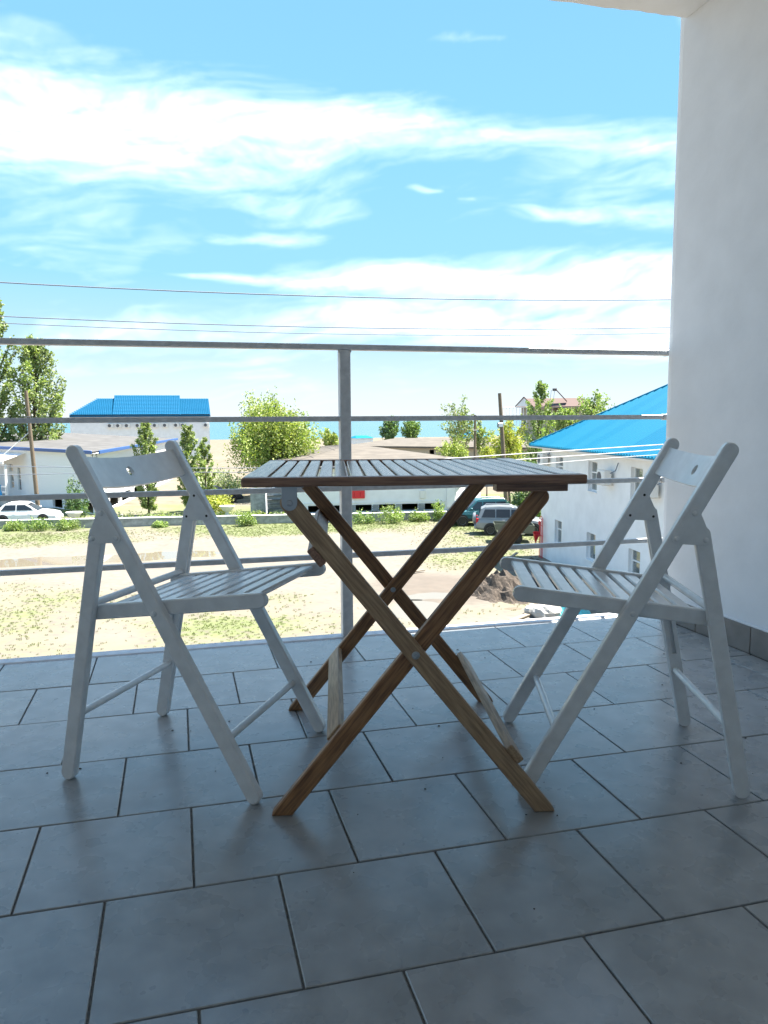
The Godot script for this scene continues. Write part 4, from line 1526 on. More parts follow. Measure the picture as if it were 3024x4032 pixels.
func make_mid_house() -> void:
	# the raised white house with crawl-space openings behind the table
	var A := Vector3(8.3, YARD, -57.2)
	var B := Vector3(20.4, YARD, -56.0)
	var t := thing("raised_white_house", "low white house on dark crawl-space openings behind the table", "house", A, -atan2(B.z - A.z, B.x - A.x))
	var L := A.distance_to(B)
	var mb := MB.new()
	var holes := []
	for x in [0.9, 2.65, 4.42, 6.2, 7.95, 9.7]:
		holes.append([x, x + 1.25, 0.04, 0.54])
	facade(mb, 0.0, L, -0.3, 3.4, holes, 0.25)
	var inv := Transform3D(Basis(Vector3.UP, t.rotation.y), A).affine_inverse()
	var lb := inv * Vector3(8.9, -2.30, -82.5)
	var rt := inv * Vector3(24.6, -2.62, -61.6)
	for e in [[Vector3(L, 0, 0), rt], [rt, lb], [lb, Vector3.ZERO]]:
		mb.quad(Vector3(e[0].x, -0.3, e[0].z), Vector3(e[1].x, -0.3, e[1].z), Vector3(e[1].x, 3.36, e[1].z), Vector3(e[0].x, 3.36, e[0].z))
	obj("wall", mb, M.white_wall, t)
	mb = MB.new()
	mb.quad(Vector3(0.05, 0.62, -0.26), Vector3(L - 0.05, 0.62, -0.26), Vector3(rt.x, 0.62, rt.z), Vector3(lb.x, 0.62, lb.z))
	obj("floor_deck", mb, M.timber, t)
	# brick piers between the openings, each brick its own piece
	var brick := MB.new()
	brick.box(Vector3.ZERO, Vector3(0.235, 0.075, 0.05), 0.006)
	var bm := brick.mesh()
	for x in [2.4, 4.165, 5.945, 7.7, 9.45]:
		for r in 6:
			for k in 2:
				var o := put("brick", bm, M.grey_wall, t)
				o.position = Vector3(x + (k - 0.5) * 0.242 + (0.03 if r % 2 else -0.03), 0.08 + r * 0.084, 0.022)
	mb = MB.new()
	mb.span(Vector3(0.0, 0.66, 0.001), Vector3(L, 0.74, 0.05), 0.01)
	obj("ledge", mb, M.white_wall, t)
	mb = MB.new()
	mb.span(Vector3(4.18, 1.03, 0.002), Vector3(5.12, 1.66, 0.16), 0.01)
	var red := obj("red_cabinet", mb, M.red_paint, t)
	for x in [4.30, 4.75]:
		mb = MB.new()
		mb.span(Vector3(x, 1.17, 0.1605), Vector3(x + 0.05, 1.5, 0.166), 0.002)
		obj("handle", mb, M.lamp_red, red)
	mb = MB.new()
	mb.span(Vector3(9.32, 0.92, 0.002), Vector3(9.75, 1.52, 0.14), 0.012)
	obj("meter_box", mb, M.unit_white, t)
	mb = MB.new()
	mb.span(Vector3(11.4, 0.2, 0.002), Vector3(12.02, 3.3, 0.16), 0.012)
	obj("pilaster", mb, M.white_wall, t)
	# dark side porch with a stair at the left end
	mb = MB.new()
	mb.span(Vector3(-3.3, 0.02, -2.4), Vector3(-0.02, 1.75, -0.5), 0.02)
	obj("porch_block", mb, M.grey_wall, t)
	for k in 5:
		mb = MB.new()
		mb.span(Vector3(-2.1, 0.14 + k * 0.29, 0.28 - k * 0.24), Vector3(-0.75, 0.19 + k * 0.29, 0.62 - k * 0.24), 0.006)
		obj("stair_tread", mb, M.steel_dark, t)
	for x in [-2.15, -0.72]:
		mb = MB.new()
		mb.tube([Vector3(x, 0.0, 0.7), Vector3(x, 1.5, -0.5)], 0.05, 6)
		obj("stair_string", mb, M.frame_white, t)
	# low hipped roof of beige felt: the sheets show as separate strips
	var ap := inv * Vector3(16.77, -1.50, -76.2)
	var fl := Vector3(-0.6, 3.42, 0.6)
	var fr := Vector3(L + 0.6, 3.42, 0.6)
	mb = MB.new()
	mb.tri(lb, fl, ap)
	mb.tri(fl, fr, ap)
	mb.tri(fr, rt, ap)
	mb.tri(rt, lb, ap)
	for e in [[lb, fl], [fl, fr], [fr, rt]]:
		var dn := Vector3(0, -0.14, 0)
		mb.quad(e[0] + dn, e[1] + dn, e[1], e[0])
	var roof := obj("roof", mb, M.beige_roof, t)
	# seams of the felt
	for k in 7:
		var f := (k + 1) / 8.0
		mb = MB.new()
		mb.tube([lb.lerp(fl, f) + Vector3(0, 0.012, 0), lb.lerp(fl, f).lerp(ap, 0.98) + Vector3(0, 0.012, 0)], 0.022, 4)
		obj("seam", mb, M.felt_roof, roof)
	for k in 2:
		var f := (k + 1) / 3.0
		mb = MB.new()
		mb.tube([lb.lerp(ap, f) + Vector3(0, 0.012, 0), fl.lerp(ap, f) + Vector3(0, 0.012, 0)], 0.022, 4)
		obj("seam", mb, M.felt_roof, roof)

func make_far_houses() -> void:
	# long beige house behind
	var A := Vector3(20.0, YARD, -93.5)
	var B := Vector3(37.5, YARD, -79.0)
	var t := thing("beige_house", "long low beige house with flat tan roof left of the utility poles", "house", A, -atan2(B.z - A.z, B.x - A.x))
	var L := A.distance_to(B)
	var mb := MB.new()
	var holes := [[10.7, 11.3, 2.35, 3.35], [19.2, 20.2, 1.7, 3.0], [20.4, 21.4, 1.7, 3.0]]
	facade(mb, 0, L, -0.3, 3.65, holes, 0.25)
	mb.span(Vector3(0, -0.3, -15.5), Vector3(0.25, 3.54, -0.251))
	mb.span(Vector3(L - 0.25, -0.3, -15.5), Vector3(L, 3.54, -0.251))
	mb.span(Vector3(0.251, -0.3, -15.5), Vector3(L - 0.251, 3.54, -15.25))
	obj("wall", mb, M.beige_wall, t)
	for h in holes.slice(1):
		window(t, h)
	mb = MB.new()
	mb.quad(Vector3(-0.4, 3.75, 0.5), Vector3(L + 0.4, 3.75, 0.5), Vector3(L + 0.4, 4.3, -16), Vector3(-0.4, 4.3, -16))
	mb.quad(Vector3(-0.4, 3.55, 0.5), Vector3(L + 0.4, 3.55, 0.5), Vector3(L + 0.4, 3.75, 0.5), Vector3(-0.4, 3.75, 0.5))
	mb.quad(Vector3(-0.4, 3.55, -16), Vector3(L + 0.4, 3.55, -16), Vector3(L + 0.4, 3.55, 0.5), Vector3(-0.4, 3.55, 0.5))
	obj("roof", mb, M.beige_roof, t)
	# blue beach pavilions near the water
	for p in [[45.8, -121.6, 6.2, 3.75, 1.05, "small blue pavilion roof by the sea between the two poles"], [37.2, -165.0, 4.6, 2.9, 0.55, "far blue pavilion roof by the sea right of the railing post"]]:
		var q := thing("beach_pavilion", p[5], "pavilion", Vector3(p[0], YARD, p[1]), 0.25)
		mb = MB.new()
		mb.span(Vector3(0.3, -0.3, -3.7), Vector3(p[2] - 0.3, p[3], -0.3))
		obj("wall", mb, M.white_wall, q)
		mb = MB.new()
		var y: float = p[3] + 0.02
		var a := Vector3(0, y, 0)
		var b := Vector3(p[2], y, 0)
		var c := Vector3(p[2], y, -4)
		var d := Vector3(0, y, -4)
		var e := Vector3(p[2] * 0.2, y + p[4], -2)
		var f := Vector3(p[2] * 0.8, y + p[4], -2)
		mb.quad(a, b, f, e)
		mb.quad(c, d, e, f)
		mb.tri(d, a, e)
		mb.tri(b, c, f)
		mb.quad(d, c, b, a)
		obj("roof", mb, M.blue_roof, q)
	# brown-roofed villa
	var V := Vector3(40.6, YARD, -92.4)
	var vt := thing("brown_villa", "beige villa with brown pitched roof and solar heater behind the trees", "house", V, -atan2(5.0, 9.0) + 0.0)
	vt.rotation.y = -atan2(-87.3 + 92.4, 50.0 - 40.6)
	var VL := 10.3
	mb = MB.new()
	facade(mb, 1.6, VL - 0.4, -0.3, 8.25, [[4.9, 5.3, 6.0, 8.0], [5.7, 7.3, 4.6, 6.4]], 0.25)
	mb.quad(Vector3(1.6, -0.3, -6), Vector3(1.6, -0.3, 0), Vector3(1.6, 8.25, 0), Vector3(1.6, 8.25, -6))
	mb.quad(Vector3(VL - 0.4, -0.3, 0), Vector3(VL - 0.4, -0.3, -6), Vector3(VL - 0.4, 8.25, -6), Vector3(VL - 0.4, 8.25, 0))
	mb.quad(Vector3(VL - 0.4, -0.3, -6), Vector3(1.6, -0.3, -6), Vector3(1.6, 8.25, -6), Vector3(VL - 0.4, 8.25, -6))
	obj("wall", mb, M.beige_wall, vt)
	window(vt, [5.7, 7.3, 4.6, 6.4], 0.12, 0.4)
	for k in 12:
		mb = MB.new()
		mb.span(Vector3(5.55 + k * 0.14, 6.75, 0.002), Vector3(5.66 + k * 0.14, 8.2, 0.06), 0.006)
		obj("cladding_slat", mb, M.brown_panel, vt)
	# gable roof at the left, higher ridge across
	mb = MB.new()
	var e0 := 8.35
	var e1 := 9.45
	mb.quad(Vector3(1.0, e0, 0.8), Vector3(VL + 0.3, e0, 0.8), Vector3(VL - 1.1, e1, -2.6), Vector3(1.9, e1, -2.6))
	mb.quad(Vector3(VL + 0.3, e0, -6.0), Vector3(1.0, e0, -6.0), Vector3(1.9, e1, -2.6), Vector3(VL - 1.1, e1, -2.6))
	mb.tri(Vector3(1.0, e0, -6.0), Vector3(1.0, e0, 0.8), Vector3(1.9, e1, -2.6))
	mb.tri(Vector3(VL + 0.3, e0, 0.8), Vector3(VL + 0.3, e0, -6.0), Vector3(VL - 1.1, e1, -2.6))
	mb.quad(Vector3(1.0, e0, -6), Vector3(VL + 0.3, e0, -6), Vector3(VL + 0.3, e0, 0.8), Vector3(1.0, e0, 0.8))
	var vroof := obj("roof", mb, M.brown_roof, vt)
	mb = MB.new()
	mb.extrude(PackedVector2Array([Vector2(1.05, e0 + 0.05), Vector2(2.95, e0 + 0.05), Vector2(1.95, e1 + 0.02)]), 0.82, 1.0)
	obj("gable", mb, M.white_wall, vroof)
	for s in [[Vector2(0.9, e0 + 0.02), Vector2(1.97, e1 + 0.1)], [Vector2(1.97, e1 + 0.1), Vector2(3.1, e0 + 0.02)]]:
		mb = MB.new()
		mb.tube([Vector3(s[0].x, s[0].y, 1.02), Vector3(s[1].x, s[1].y, 1.02)], 0.07, 4)
		obj("barge_board", mb, M.brown_roof, vroof)
	# solar water heater: tank and slanted tubes
	var sh := thing("solar_heater", "solar water heater with slanted collector standing on the brown roof", "solar heater", vt.transform * Vector3(6.0, 9.12, -0.2), vt.rotation.y)
	mb = MB.new()
	mb.T = Transform3D(Basis(Vector3.BACK, -PI * 0.5), Vector3(-0.35, 1.35, 0))
	mb.lathe([Vector2(0, -0.28), Vector2(0.2, -0.26), Vector2(0.2, 0.26), Vector2(0, 0.28)], 12)
	obj("tank", mb, M.steel_dark, sh)
	mb = MB.new()
	mb.T = Transform3D(Basis(Vector3.BACK, -0.83), Vector3(0.45, 0.62, 0))
	mb.span(Vector3(-1.05, -0.06, -0.5), Vector3(1.05, 0.06, 0.5), 0.01)
	obj("collector", mb, M.brown_panel, sh)
	mb = MB.new()
	for x in [-0.55, -0.95]:
		mb.tube([Vector3(x, -0.75, 0.3), Vector3(x + 0.2, 1.3, 0.2)], 0.03, 5)
	obj("stand", mb, M.steel, sh)
	# balcony lattice at the villa's left
	for k in 8:
		mb = MB.new()
		mb.tube([Vector3(-0.6 + k * 0.42, 5.8, 1.0), Vector3(-0.6 + k * 0.42, 8.3, 1.0)], 0.035, 4)
		obj("lattice_bar", mb, M.frame_white, vt)
	for y in [5.9, 7.0, 8.28]:
		mb = MB.new()
		mb.tube([Vector3(-0.6, y, 1.0), Vector3(2.4, y, 1.0)], 0.035, 4)
		obj("lattice_bar", mb, M.frame_white, vt)
	# white villa side of the garden: nothing more is visible there

# ---------------------------------------------------------------- trees and bushes
func rand_dir() -> Vector3:
	var z := rng.randf_range(-1, 1)
	var a := rng.randf() * TAU
	var r := sqrt(1.0 - z * z)
	return Vector3(r * cos(a), z, r * sin(a))

func leaf_spray(mb: MB, at: Vector3, size: float, tones: Array) -> void:
	var d := (rand_dir() + Vector3(0, -0.15, 0)).normalized()
	var s := d.cross(rand_dir()).normalized()
	var c: Color = tones[rng.randi() % tones.size()]
	var k := rng.randf_range(0.78, 1.22)
	mb.col = Color(c.r * k * 1.25, c.g * k * 1.25, c.b * k * 1.5)
	mb.leaf(at, d, s, size * rng.randf_range(0.5, 1.45), size * rng.randf_range(0.45, 0.75))

# kind: poplar (narrow, limbs reach up), willow (dome with hanging strands), round
func plant(called: String, label: String, category: String, at: Vector3, kind: String, crown_low: float, height: float, r: float, limbs: int, leaves: int, size: float, tones: Array, trunk_r := 0.15, bark := "bark", group := "") -> Node3D:
	var t := thing(called, label, category, at, 0.0, group)
	rng.seed = hash(label)
	var wood := MB.new()
	var crown := MB.new()
	crown.use_col = true
	var bush := kind == "bush"
	var top := height
	var lean := Vector3(rng.randf_range(-0.04, 0.04), 0, rng.randf_range(-0.04, 0.04)) * height
	if bush:
		for k in 5:
			var a := TAU * k / 5.0 + rng.randf()
			wood.tube([Vector3(cos(a) * r * 0.12, -0.05, sin(a) * r * 0.12), Vector3(cos(a) * r * 0.4, height * 0.55, sin(a) * r * 0.4)], [0.02, 0.008], 5)
	else:
		var trunk_top := height * (0.9 if kind == "poplar" else 0.62)
		var path := []
		var rad := []
		for k in 7:
			var f := k / 6.0
			path.append(lean * f * f + Vector3(sin(f * 5.0 + height) * r * 0.05, trunk_top * f - 0.15, cos(f * 4.0) * r * 0.04))
			rad.append(trunk_r * (1.0 - 0.82 * f))
		wood.tube(path, rad, 8)
	# main tufts round which the foliage gathers
	for k in limbs:
		var f := (k + rng.randf()) / limbs
		var a := k * 2.39996 + rng.randf_range(-0.3, 0.3)
		var root: Vector3
		var tip: Vector3
		if kind == "poplar":
			var y := lerpf(crown_low, top, pow(f, 0.9))
			var g := (y - crown_low) / (top - crown_low)
			var w := r * pow(sin(PI * clampf(0.12 + g * 0.86, 0.0, 1.0)), 0.75) * rng.randf_range(0.55, 1.08)
			root = lean * g + Vector3(0, maxf(y - w * 1.9, crown_low * 0.8), 0)
			tip = lean * g + Vector3(cos(a) * w, y, sin(a) * w)
		elif bush:
			var e := asin(clampf(f, 0.0, 1.0)) * 0.95
			var q := rng.randf_range(0.6, 1.05)
			root = Vector3(cos(a) * r * 0.2, height * 0.1, sin(a) * r * 0.2)
			tip = Vector3(cos(a) * cos(e) * r * q, height * (0.15 + 0.85 * sin(e) * q), sin(a) * cos(e) * r * q)
		else:
			var e := asin(clampf(f * 1.5 - 0.5, -0.45, 1.0))
			var q := rng.randf_range(0.4, 1.1)
			var mid := (crown_low + top) * 0.5
			root = lean * 0.6 + Vector3(0, lerpf(crown_low * 0.7, mid, clampf(f, 0.0, 1.0)), 0)
			tip = lean + Vector3(cos(a) * cos(e) * r * q, mid + sin(e) * (top - crown_low) * 0.5 * q, sin(a) * cos(e) * r * q)
		if not bush and (k % 3 == 0 or kind == "round"):
			var m := root.lerp(tip, 0.5) + Vector3(0, 0.08 * r, 0)
			wood.tube([root, m, root.lerp(tip, 0.9)], [trunk_r * 0.42, trunk_r * 0.25, trunk_r * 0.08], 5, false)
		var spread := r * (0.12 if kind == "poplar" else 0.17)
		if bush:
			spread = r * 0.26
		var tone := rng.randf_range(0.72, 1.22)
		var own := []
		for c in tones:
			own.append(Color(c.r * tone, c.g * tone, c.b * tone))
		var count := int(leaves / float(limbs))
		if kind == "willow":
			var strands := int(count / 11.0)
			for s in strands:
				var o := tip.lerp(root, rng.randf() * 0.5) + rand_dir() * spread * 1.5 * rng.randf()
				var len := rng.randf_range(0.5, 1.5) * r * 0.42
				var sway := Vector3(rng.randf_range(-0.2, 0.2), 0, rng.randf_range(-0.2, 0.2))
				for j in 11:
					var g := j / 11.0
					leaf_spray(crown, o + Vector3(0, -len * g, 0) + sway * len * g * g + rand_dir() * size * 0.7, size, own)
		else:
			for j in count:
				var g := 1.0 - pow(rng.randf(), 1.6) * 0.75
				var gauss := rand_dir() * spread * (rng.randf() + rng.randf()) * 0.75
				leaf_spray(crown, root.lerp(tip, g) + gauss, size, own)
	obj("stem" if bush else "trunk", wood, M[bark], t)
	obj("foliage" if bush else "crown", crown, M.leaves, t)
	return t

func make_plants() -> void:
	var pop := [Color(0.20, 0.25, 0.075), Color(0.25, 0.30, 0.10), Color(0.15, 0.21, 0.06), Color(0.30, 0.34, 0.13)]
	var wil := [Color(0.23, 0.29, 0.06), Color(0.29, 0.34, 0.08), Color(0.18, 0.25, 0.05), Color(0.34, 0.36, 0.10)]
	var yel := [Color(0.36, 0.36, 0.06), Color(0.30, 0.33, 0.06), Color(0.42, 0.40, 0.09), Color(0.24, 0.29, 0.05)]
	var dark := [Color(0.07, 0.13, 0.045), Color(0.10, 0.17, 0.06), Color(0.13, 0.19, 0.06)]
	var fresh := [Color(0.18, 0.26, 0.06), Color(0.24, 0.31, 0.08), Color(0.13, 0.20, 0.05), Color(0.32, 0.37, 0.14)]
	var g := "trees between the houses"
	plant("poplar_tree", "tallest poplar, cut by the left edge of the picture", "tree", Vector3(-18.6, YARD, -90.3), "poplar", 2.0, 20.4, 2.9, 60, 9000, 0.34, pop, 0.3, "bark", g)
	plant("poplar_tree", "broad shorter poplar right beside the tallest one at the left edge", "tree", Vector3(-14.4, YARD, -88.8), "poplar", 1.5, 15.6, 3.3, 70, 11000, 0.34, pop, 0.3, "bark", g)
	plant("poplar_tree", "slim young poplar behind the top of the left chair, before the boarded house", "tree", Vector3(-2.2, YARD, -58.9), "poplar", 0.6, 6.85, 1.15, 44, 7500, 0.17, pop, 0.08, "bark", g)
	plant("poplar_tree", "slim young poplar just right of the left chair's back", "tree", Vector3(0.75, YARD, -59.5), "poplar", 0.6, 6.55, 1.1, 44, 7500, 0.17, pop, 0.08, "bark", g)
	plant("poplar_tree", "low bushy poplar close beside the slim one right of the left chair", "tree", Vector3(1.95, YARD, -61.0), "poplar", 0.5, 5.5, 0.95, 30, 4200, 0.17, pop, 0.07, "bark", g)
	plant("bush", "green bush against the white boards behind the left chair", "bush", Vector3(-7.05, YARD, -58.3), "bush", 0.0, 3.2, 0.85, 22, 2000, 0.15, dark, 0.05, "bark", "bushes")
	plant("willow_tree", "big spreading willow with a dark trunk left of the railing post", "tree", Vector3(7.9, YARD, -70.0), "willow", 3.4, 9.3, 4.6, 64, 26000, 0.24, wil, 0.36, "bark", g)
	plant("small_tree", "small light green tree at the right foot of the big willow", "tree", Vector3(18.4, YARD, -96.2), "round", 3.2, 5.9, 1.5, 18, 1500, 0.3, wil, 0.1, "bark", g)
	plant("scrub_bush", "grey green scrub on the sand below the big willow", "bush", Vector3(3.6, YARD, -74.0), "bush", 0.0, 2.4, 3.0, 30, 2600, 0.24, [Color(0.26, 0.30, 0.16), Color(0.32, 0.35, 0.2)], 0.05, "bark", "bushes")
	plant("round_tree", "left one of the two round dark trees by the sea", "tree", Vector3(32.74, YARD, -120.6), "round", 3.4, 7.5, 1.75, 30, 2600, 0.34, dark, 0.12, "bark", g)
	plant("round_tree", "right one of the two round dark trees by the sea", "tree", Vector3(35.85, YARD, -119.8), "round", 3.3, 7.3, 1.75, 30, 2600, 0.34, [Color(0.12, 0.19, 0.05), Color(0.16, 0.23, 0.06)], 0.12, "bark", g)
	plant("forked_tree", "airy tree with pale forked trunk above the beige house", "tree", Vector3(28.0, YARD, -76.0), "round", 3.6, 8.9, 2.3, 22, 2400, 0.24, pop, 0.16, "pale_bark", g)
	plant("forked_tree", "smaller airy tree leaning beside the pale forked trunk", "tree", Vector3(30.2, YARD, -76.2), "round", 3.6, 6.8, 1.4, 16, 1500, 0.24, pop, 0.1, "pale_bark", g)
	plant("willow_shrub", "yellow green willow shrub before the beige house, behind the table", "bush", Vector3(23.6, YARD, -65.9), "willow", 2.6, 5.6, 1.75, 30, 4200, 0.19, wil, 0.1, "bark", "bushes")
	plant("yellow_tree", "bright yellow green tree right of the thick utility pole", "tree", Vector3(24.4, YARD, -55.3), "willow", 2.4, 7.6, 1.55, 34, 5200, 0.18, yel, 0.14, "bark", g)
	plant("yellow_tree", "low yellow green tree left of the thick utility pole", "tree", Vector3(22.0, YARD, -53.9), "willow", 2.8, 5.4, 0.75, 16, 1500, 0.16, yel, 0.08, "bark", g)
	plant("poplar_tree", "tall poplar with spiky top before the brown villa", "tree", Vector3(28.6, YARD, -59.6), "poplar", 2.6, 9.8, 1.65, 44, 6000, 0.19, fresh, 0.14, "bark", g)
	plant("garden_tree", "loose light tree right of the brown villa above the blue roof", "tree", Vector3(45.4, YARD, -79.9), "round", 6.2, 9.8, 2.3, 22, 2200, 0.27, fresh, 0.12, "bark", g)
	plant("garden_tree", "low light tree before the brown villa above the blue roof", "tree", Vector3(41.6, YARD, -80.0), "round", 5.6, 8.2, 1.7, 18, 1700, 0.27, fresh, 0.12, "bark", g)
	plant("hedge_bush", "dark green bush in the shade behind the white house corner", "bush", Vector3(21.3, YARD, -45.4), "bush", 0.0, 5.2, 1.2, 34, 3600, 0.16, dark, 0.06, "bark", "bushes")
	# bushes along the low wall, from left to right
	var wb := [[-10.2, -53.6, 0.7, 0.7, "first bush from the left along the low wall, below the white car"], [-8.8, -53.3, 0.95, 0.8, "widest of the low bushes before the wall below the white car"], [-7.0, -53.1, 0.9, 0.75, "bush along the low wall just left of the left chair's rear leg"], [-1.3, -52.4, 0.5, 0.45, "tiny bush along the low wall seen inside the left chair"], [4.2, -51.5, 0.75, 1.15, "bushy plant along the low wall left of the near table leg"], [11.9, -50.6, 1.0, 0.75, "flowering bush along the low wall right of the railing post"], [13.7, -50.0, 0.9, 1.45, "tallest flowering bush along the low wall, seen between the table legs"], [15.6, -50.2, 0.8, 0.8, "flowering bush along the low wall left of the dark table leg"], [17.0, -50.0, 0.55, 1.5, "upright bush at the right end of the low wall"]]
	for b in wb:
		plant("wall_bush", b[4], "bush", Vector3(b[0], YARD, b[1]), "bush", 0.0, b[3], b[2], 18, 1500, 0.11, fresh if b[2] < 0.95 else dark + fresh, 0.04, "bark", "bushes along the low wall")
	plant("garden_bush", "bright yellow green bush behind the low wall beside the stone urn", "bush", Vector3(2.6, YARD, -58.8), "bush", 0.0, 1.9, 1.5, 30, 3000, 0.15, yel, 0.05, "bark", "bushes")
	plant("garden_bush", "small yellow shrub behind the silver car", "bush", Vector3(21.9, YARD, -46.6), "bush", 0.0, 2.0, 0.6, 16, 900, 0.12, yel, 0.05, "bark", "bushes")
	# flower bed behind the wall: too many small plants to count
	rng.seed = 91
	var mb := MB.new()
	mb.use_col = true
	for k in 700:
		var x := rng.randf_range(-9.5, 7.5)
		var z := -54.6 + (x + 10.0) * 0.13 - rng.randf() * 5.6
		if x < -6.2 and z < -55.0 and z > -58.6:
			continue
		var h := rng.randf_range(0.1, 0.42)
		var w := rng.randf_range(0.15, 0.4)
		var tones: Array = [fresh, wil, dark, [Color(0.55, 0.52, 0.48), Color(0.30, 0.33, 0.18)]][rng.randi() % 4]
		for j in 16:
			var d := rand_dir()
			leaf_spray(mb, Vector3(x + d.x * w, YARD + h * absf(d.y), z + d.z * w), 0.1, tones)
	var o := obj("flower_bed", mb, M.leaves)
	o.set_meta("kind", "stuff")
	tag(o, "flower bed of low plants behind the low white wall", "flowers")
	for u in [[3.3, -56.9, "white stone urn behind the low wall, left of the table"], [-6.9, -56.2, "white stone urn behind the low wall right of the white car"]]:
		var t := thing("stone_urn", u[2], "planter", Vector3(u[0], YARD, u[1]), 0.0, "stone urns in the flower bed")
		var ub := MB.new()
		ub.lathe([Vector2(0.0, 0.0), Vector2(0.30, 0.0), Vector2(0.30, 0.10), Vector2(0.14, 0.18), Vector2(0.13, 0.32), Vector2(0.34, 0.46), Vector2(0.48, 0.68), Vector2(0.55, 0.72), Vector2(0.55, 0.78), Vector2(0.46, 0.78), Vector2(0.42, 0.66)], 20)
		obj("bowl", ub, M.stone_urn, t)
		ub = MB.new()
		ub.lathe([Vector2(0.425, 0.66), Vector2(0.0, 0.69)], 20)
		obj("earth", ub, M.soil, t)

# ---------------------------------------------------------------- cars, trailer, poles and cables
func loft(mb: MB, rings: Array) -> void:   # closed rings of equal length, joined one to the next and capped
	for i in rings.size() - 1:
		var a: Array = rings[i]
		var b: Array = rings[i + 1]
		var mid := Vector3.ZERO
		for p in a + b:
			mid += p
		mid /= float(a.size() + b.size())
		for k in a.size():
			var q := (k + 1) % a.size()
			mb.quad_out(a[k], a[q], b[q], b[k], mid)
	for e in [[rings[0], rings[1]], [rings[-1], rings[-2]]]:
		var c := Vector3.ZERO
		var o := Vector3.ZERO
		for p in e[0]:
			c += p
		for p in e[1]:
			o += p
		c /= float(e[0].size())
		o /= float(e[1].size())
		for k in e[0].size():
			mb.tri_out(c, e[0][k], e[0][(k + 1) % e[0].size()], o)

func ring_at(x: float, lo: float, hi: float, w: float, top_w: float) -> Array:   # one cross-section of a car body
	return [Vector3(x, lo, -w * 0.86), Vector3(x, lo + 0.12, -w), Vector3(x, lerpf(lo, hi, 0.62), -w), Vector3(x, hi - 0.07, -top_w), Vector3(x, hi, -top_w * 0.88), Vector3(x, hi, top_w * 0.88), Vector3(x, hi - 0.07, top_w), Vector3(x, lerpf(lo, hi, 0.62), w), Vector3(x, lo + 0.12, w), Vector3(x, lo, w * 0.86)]

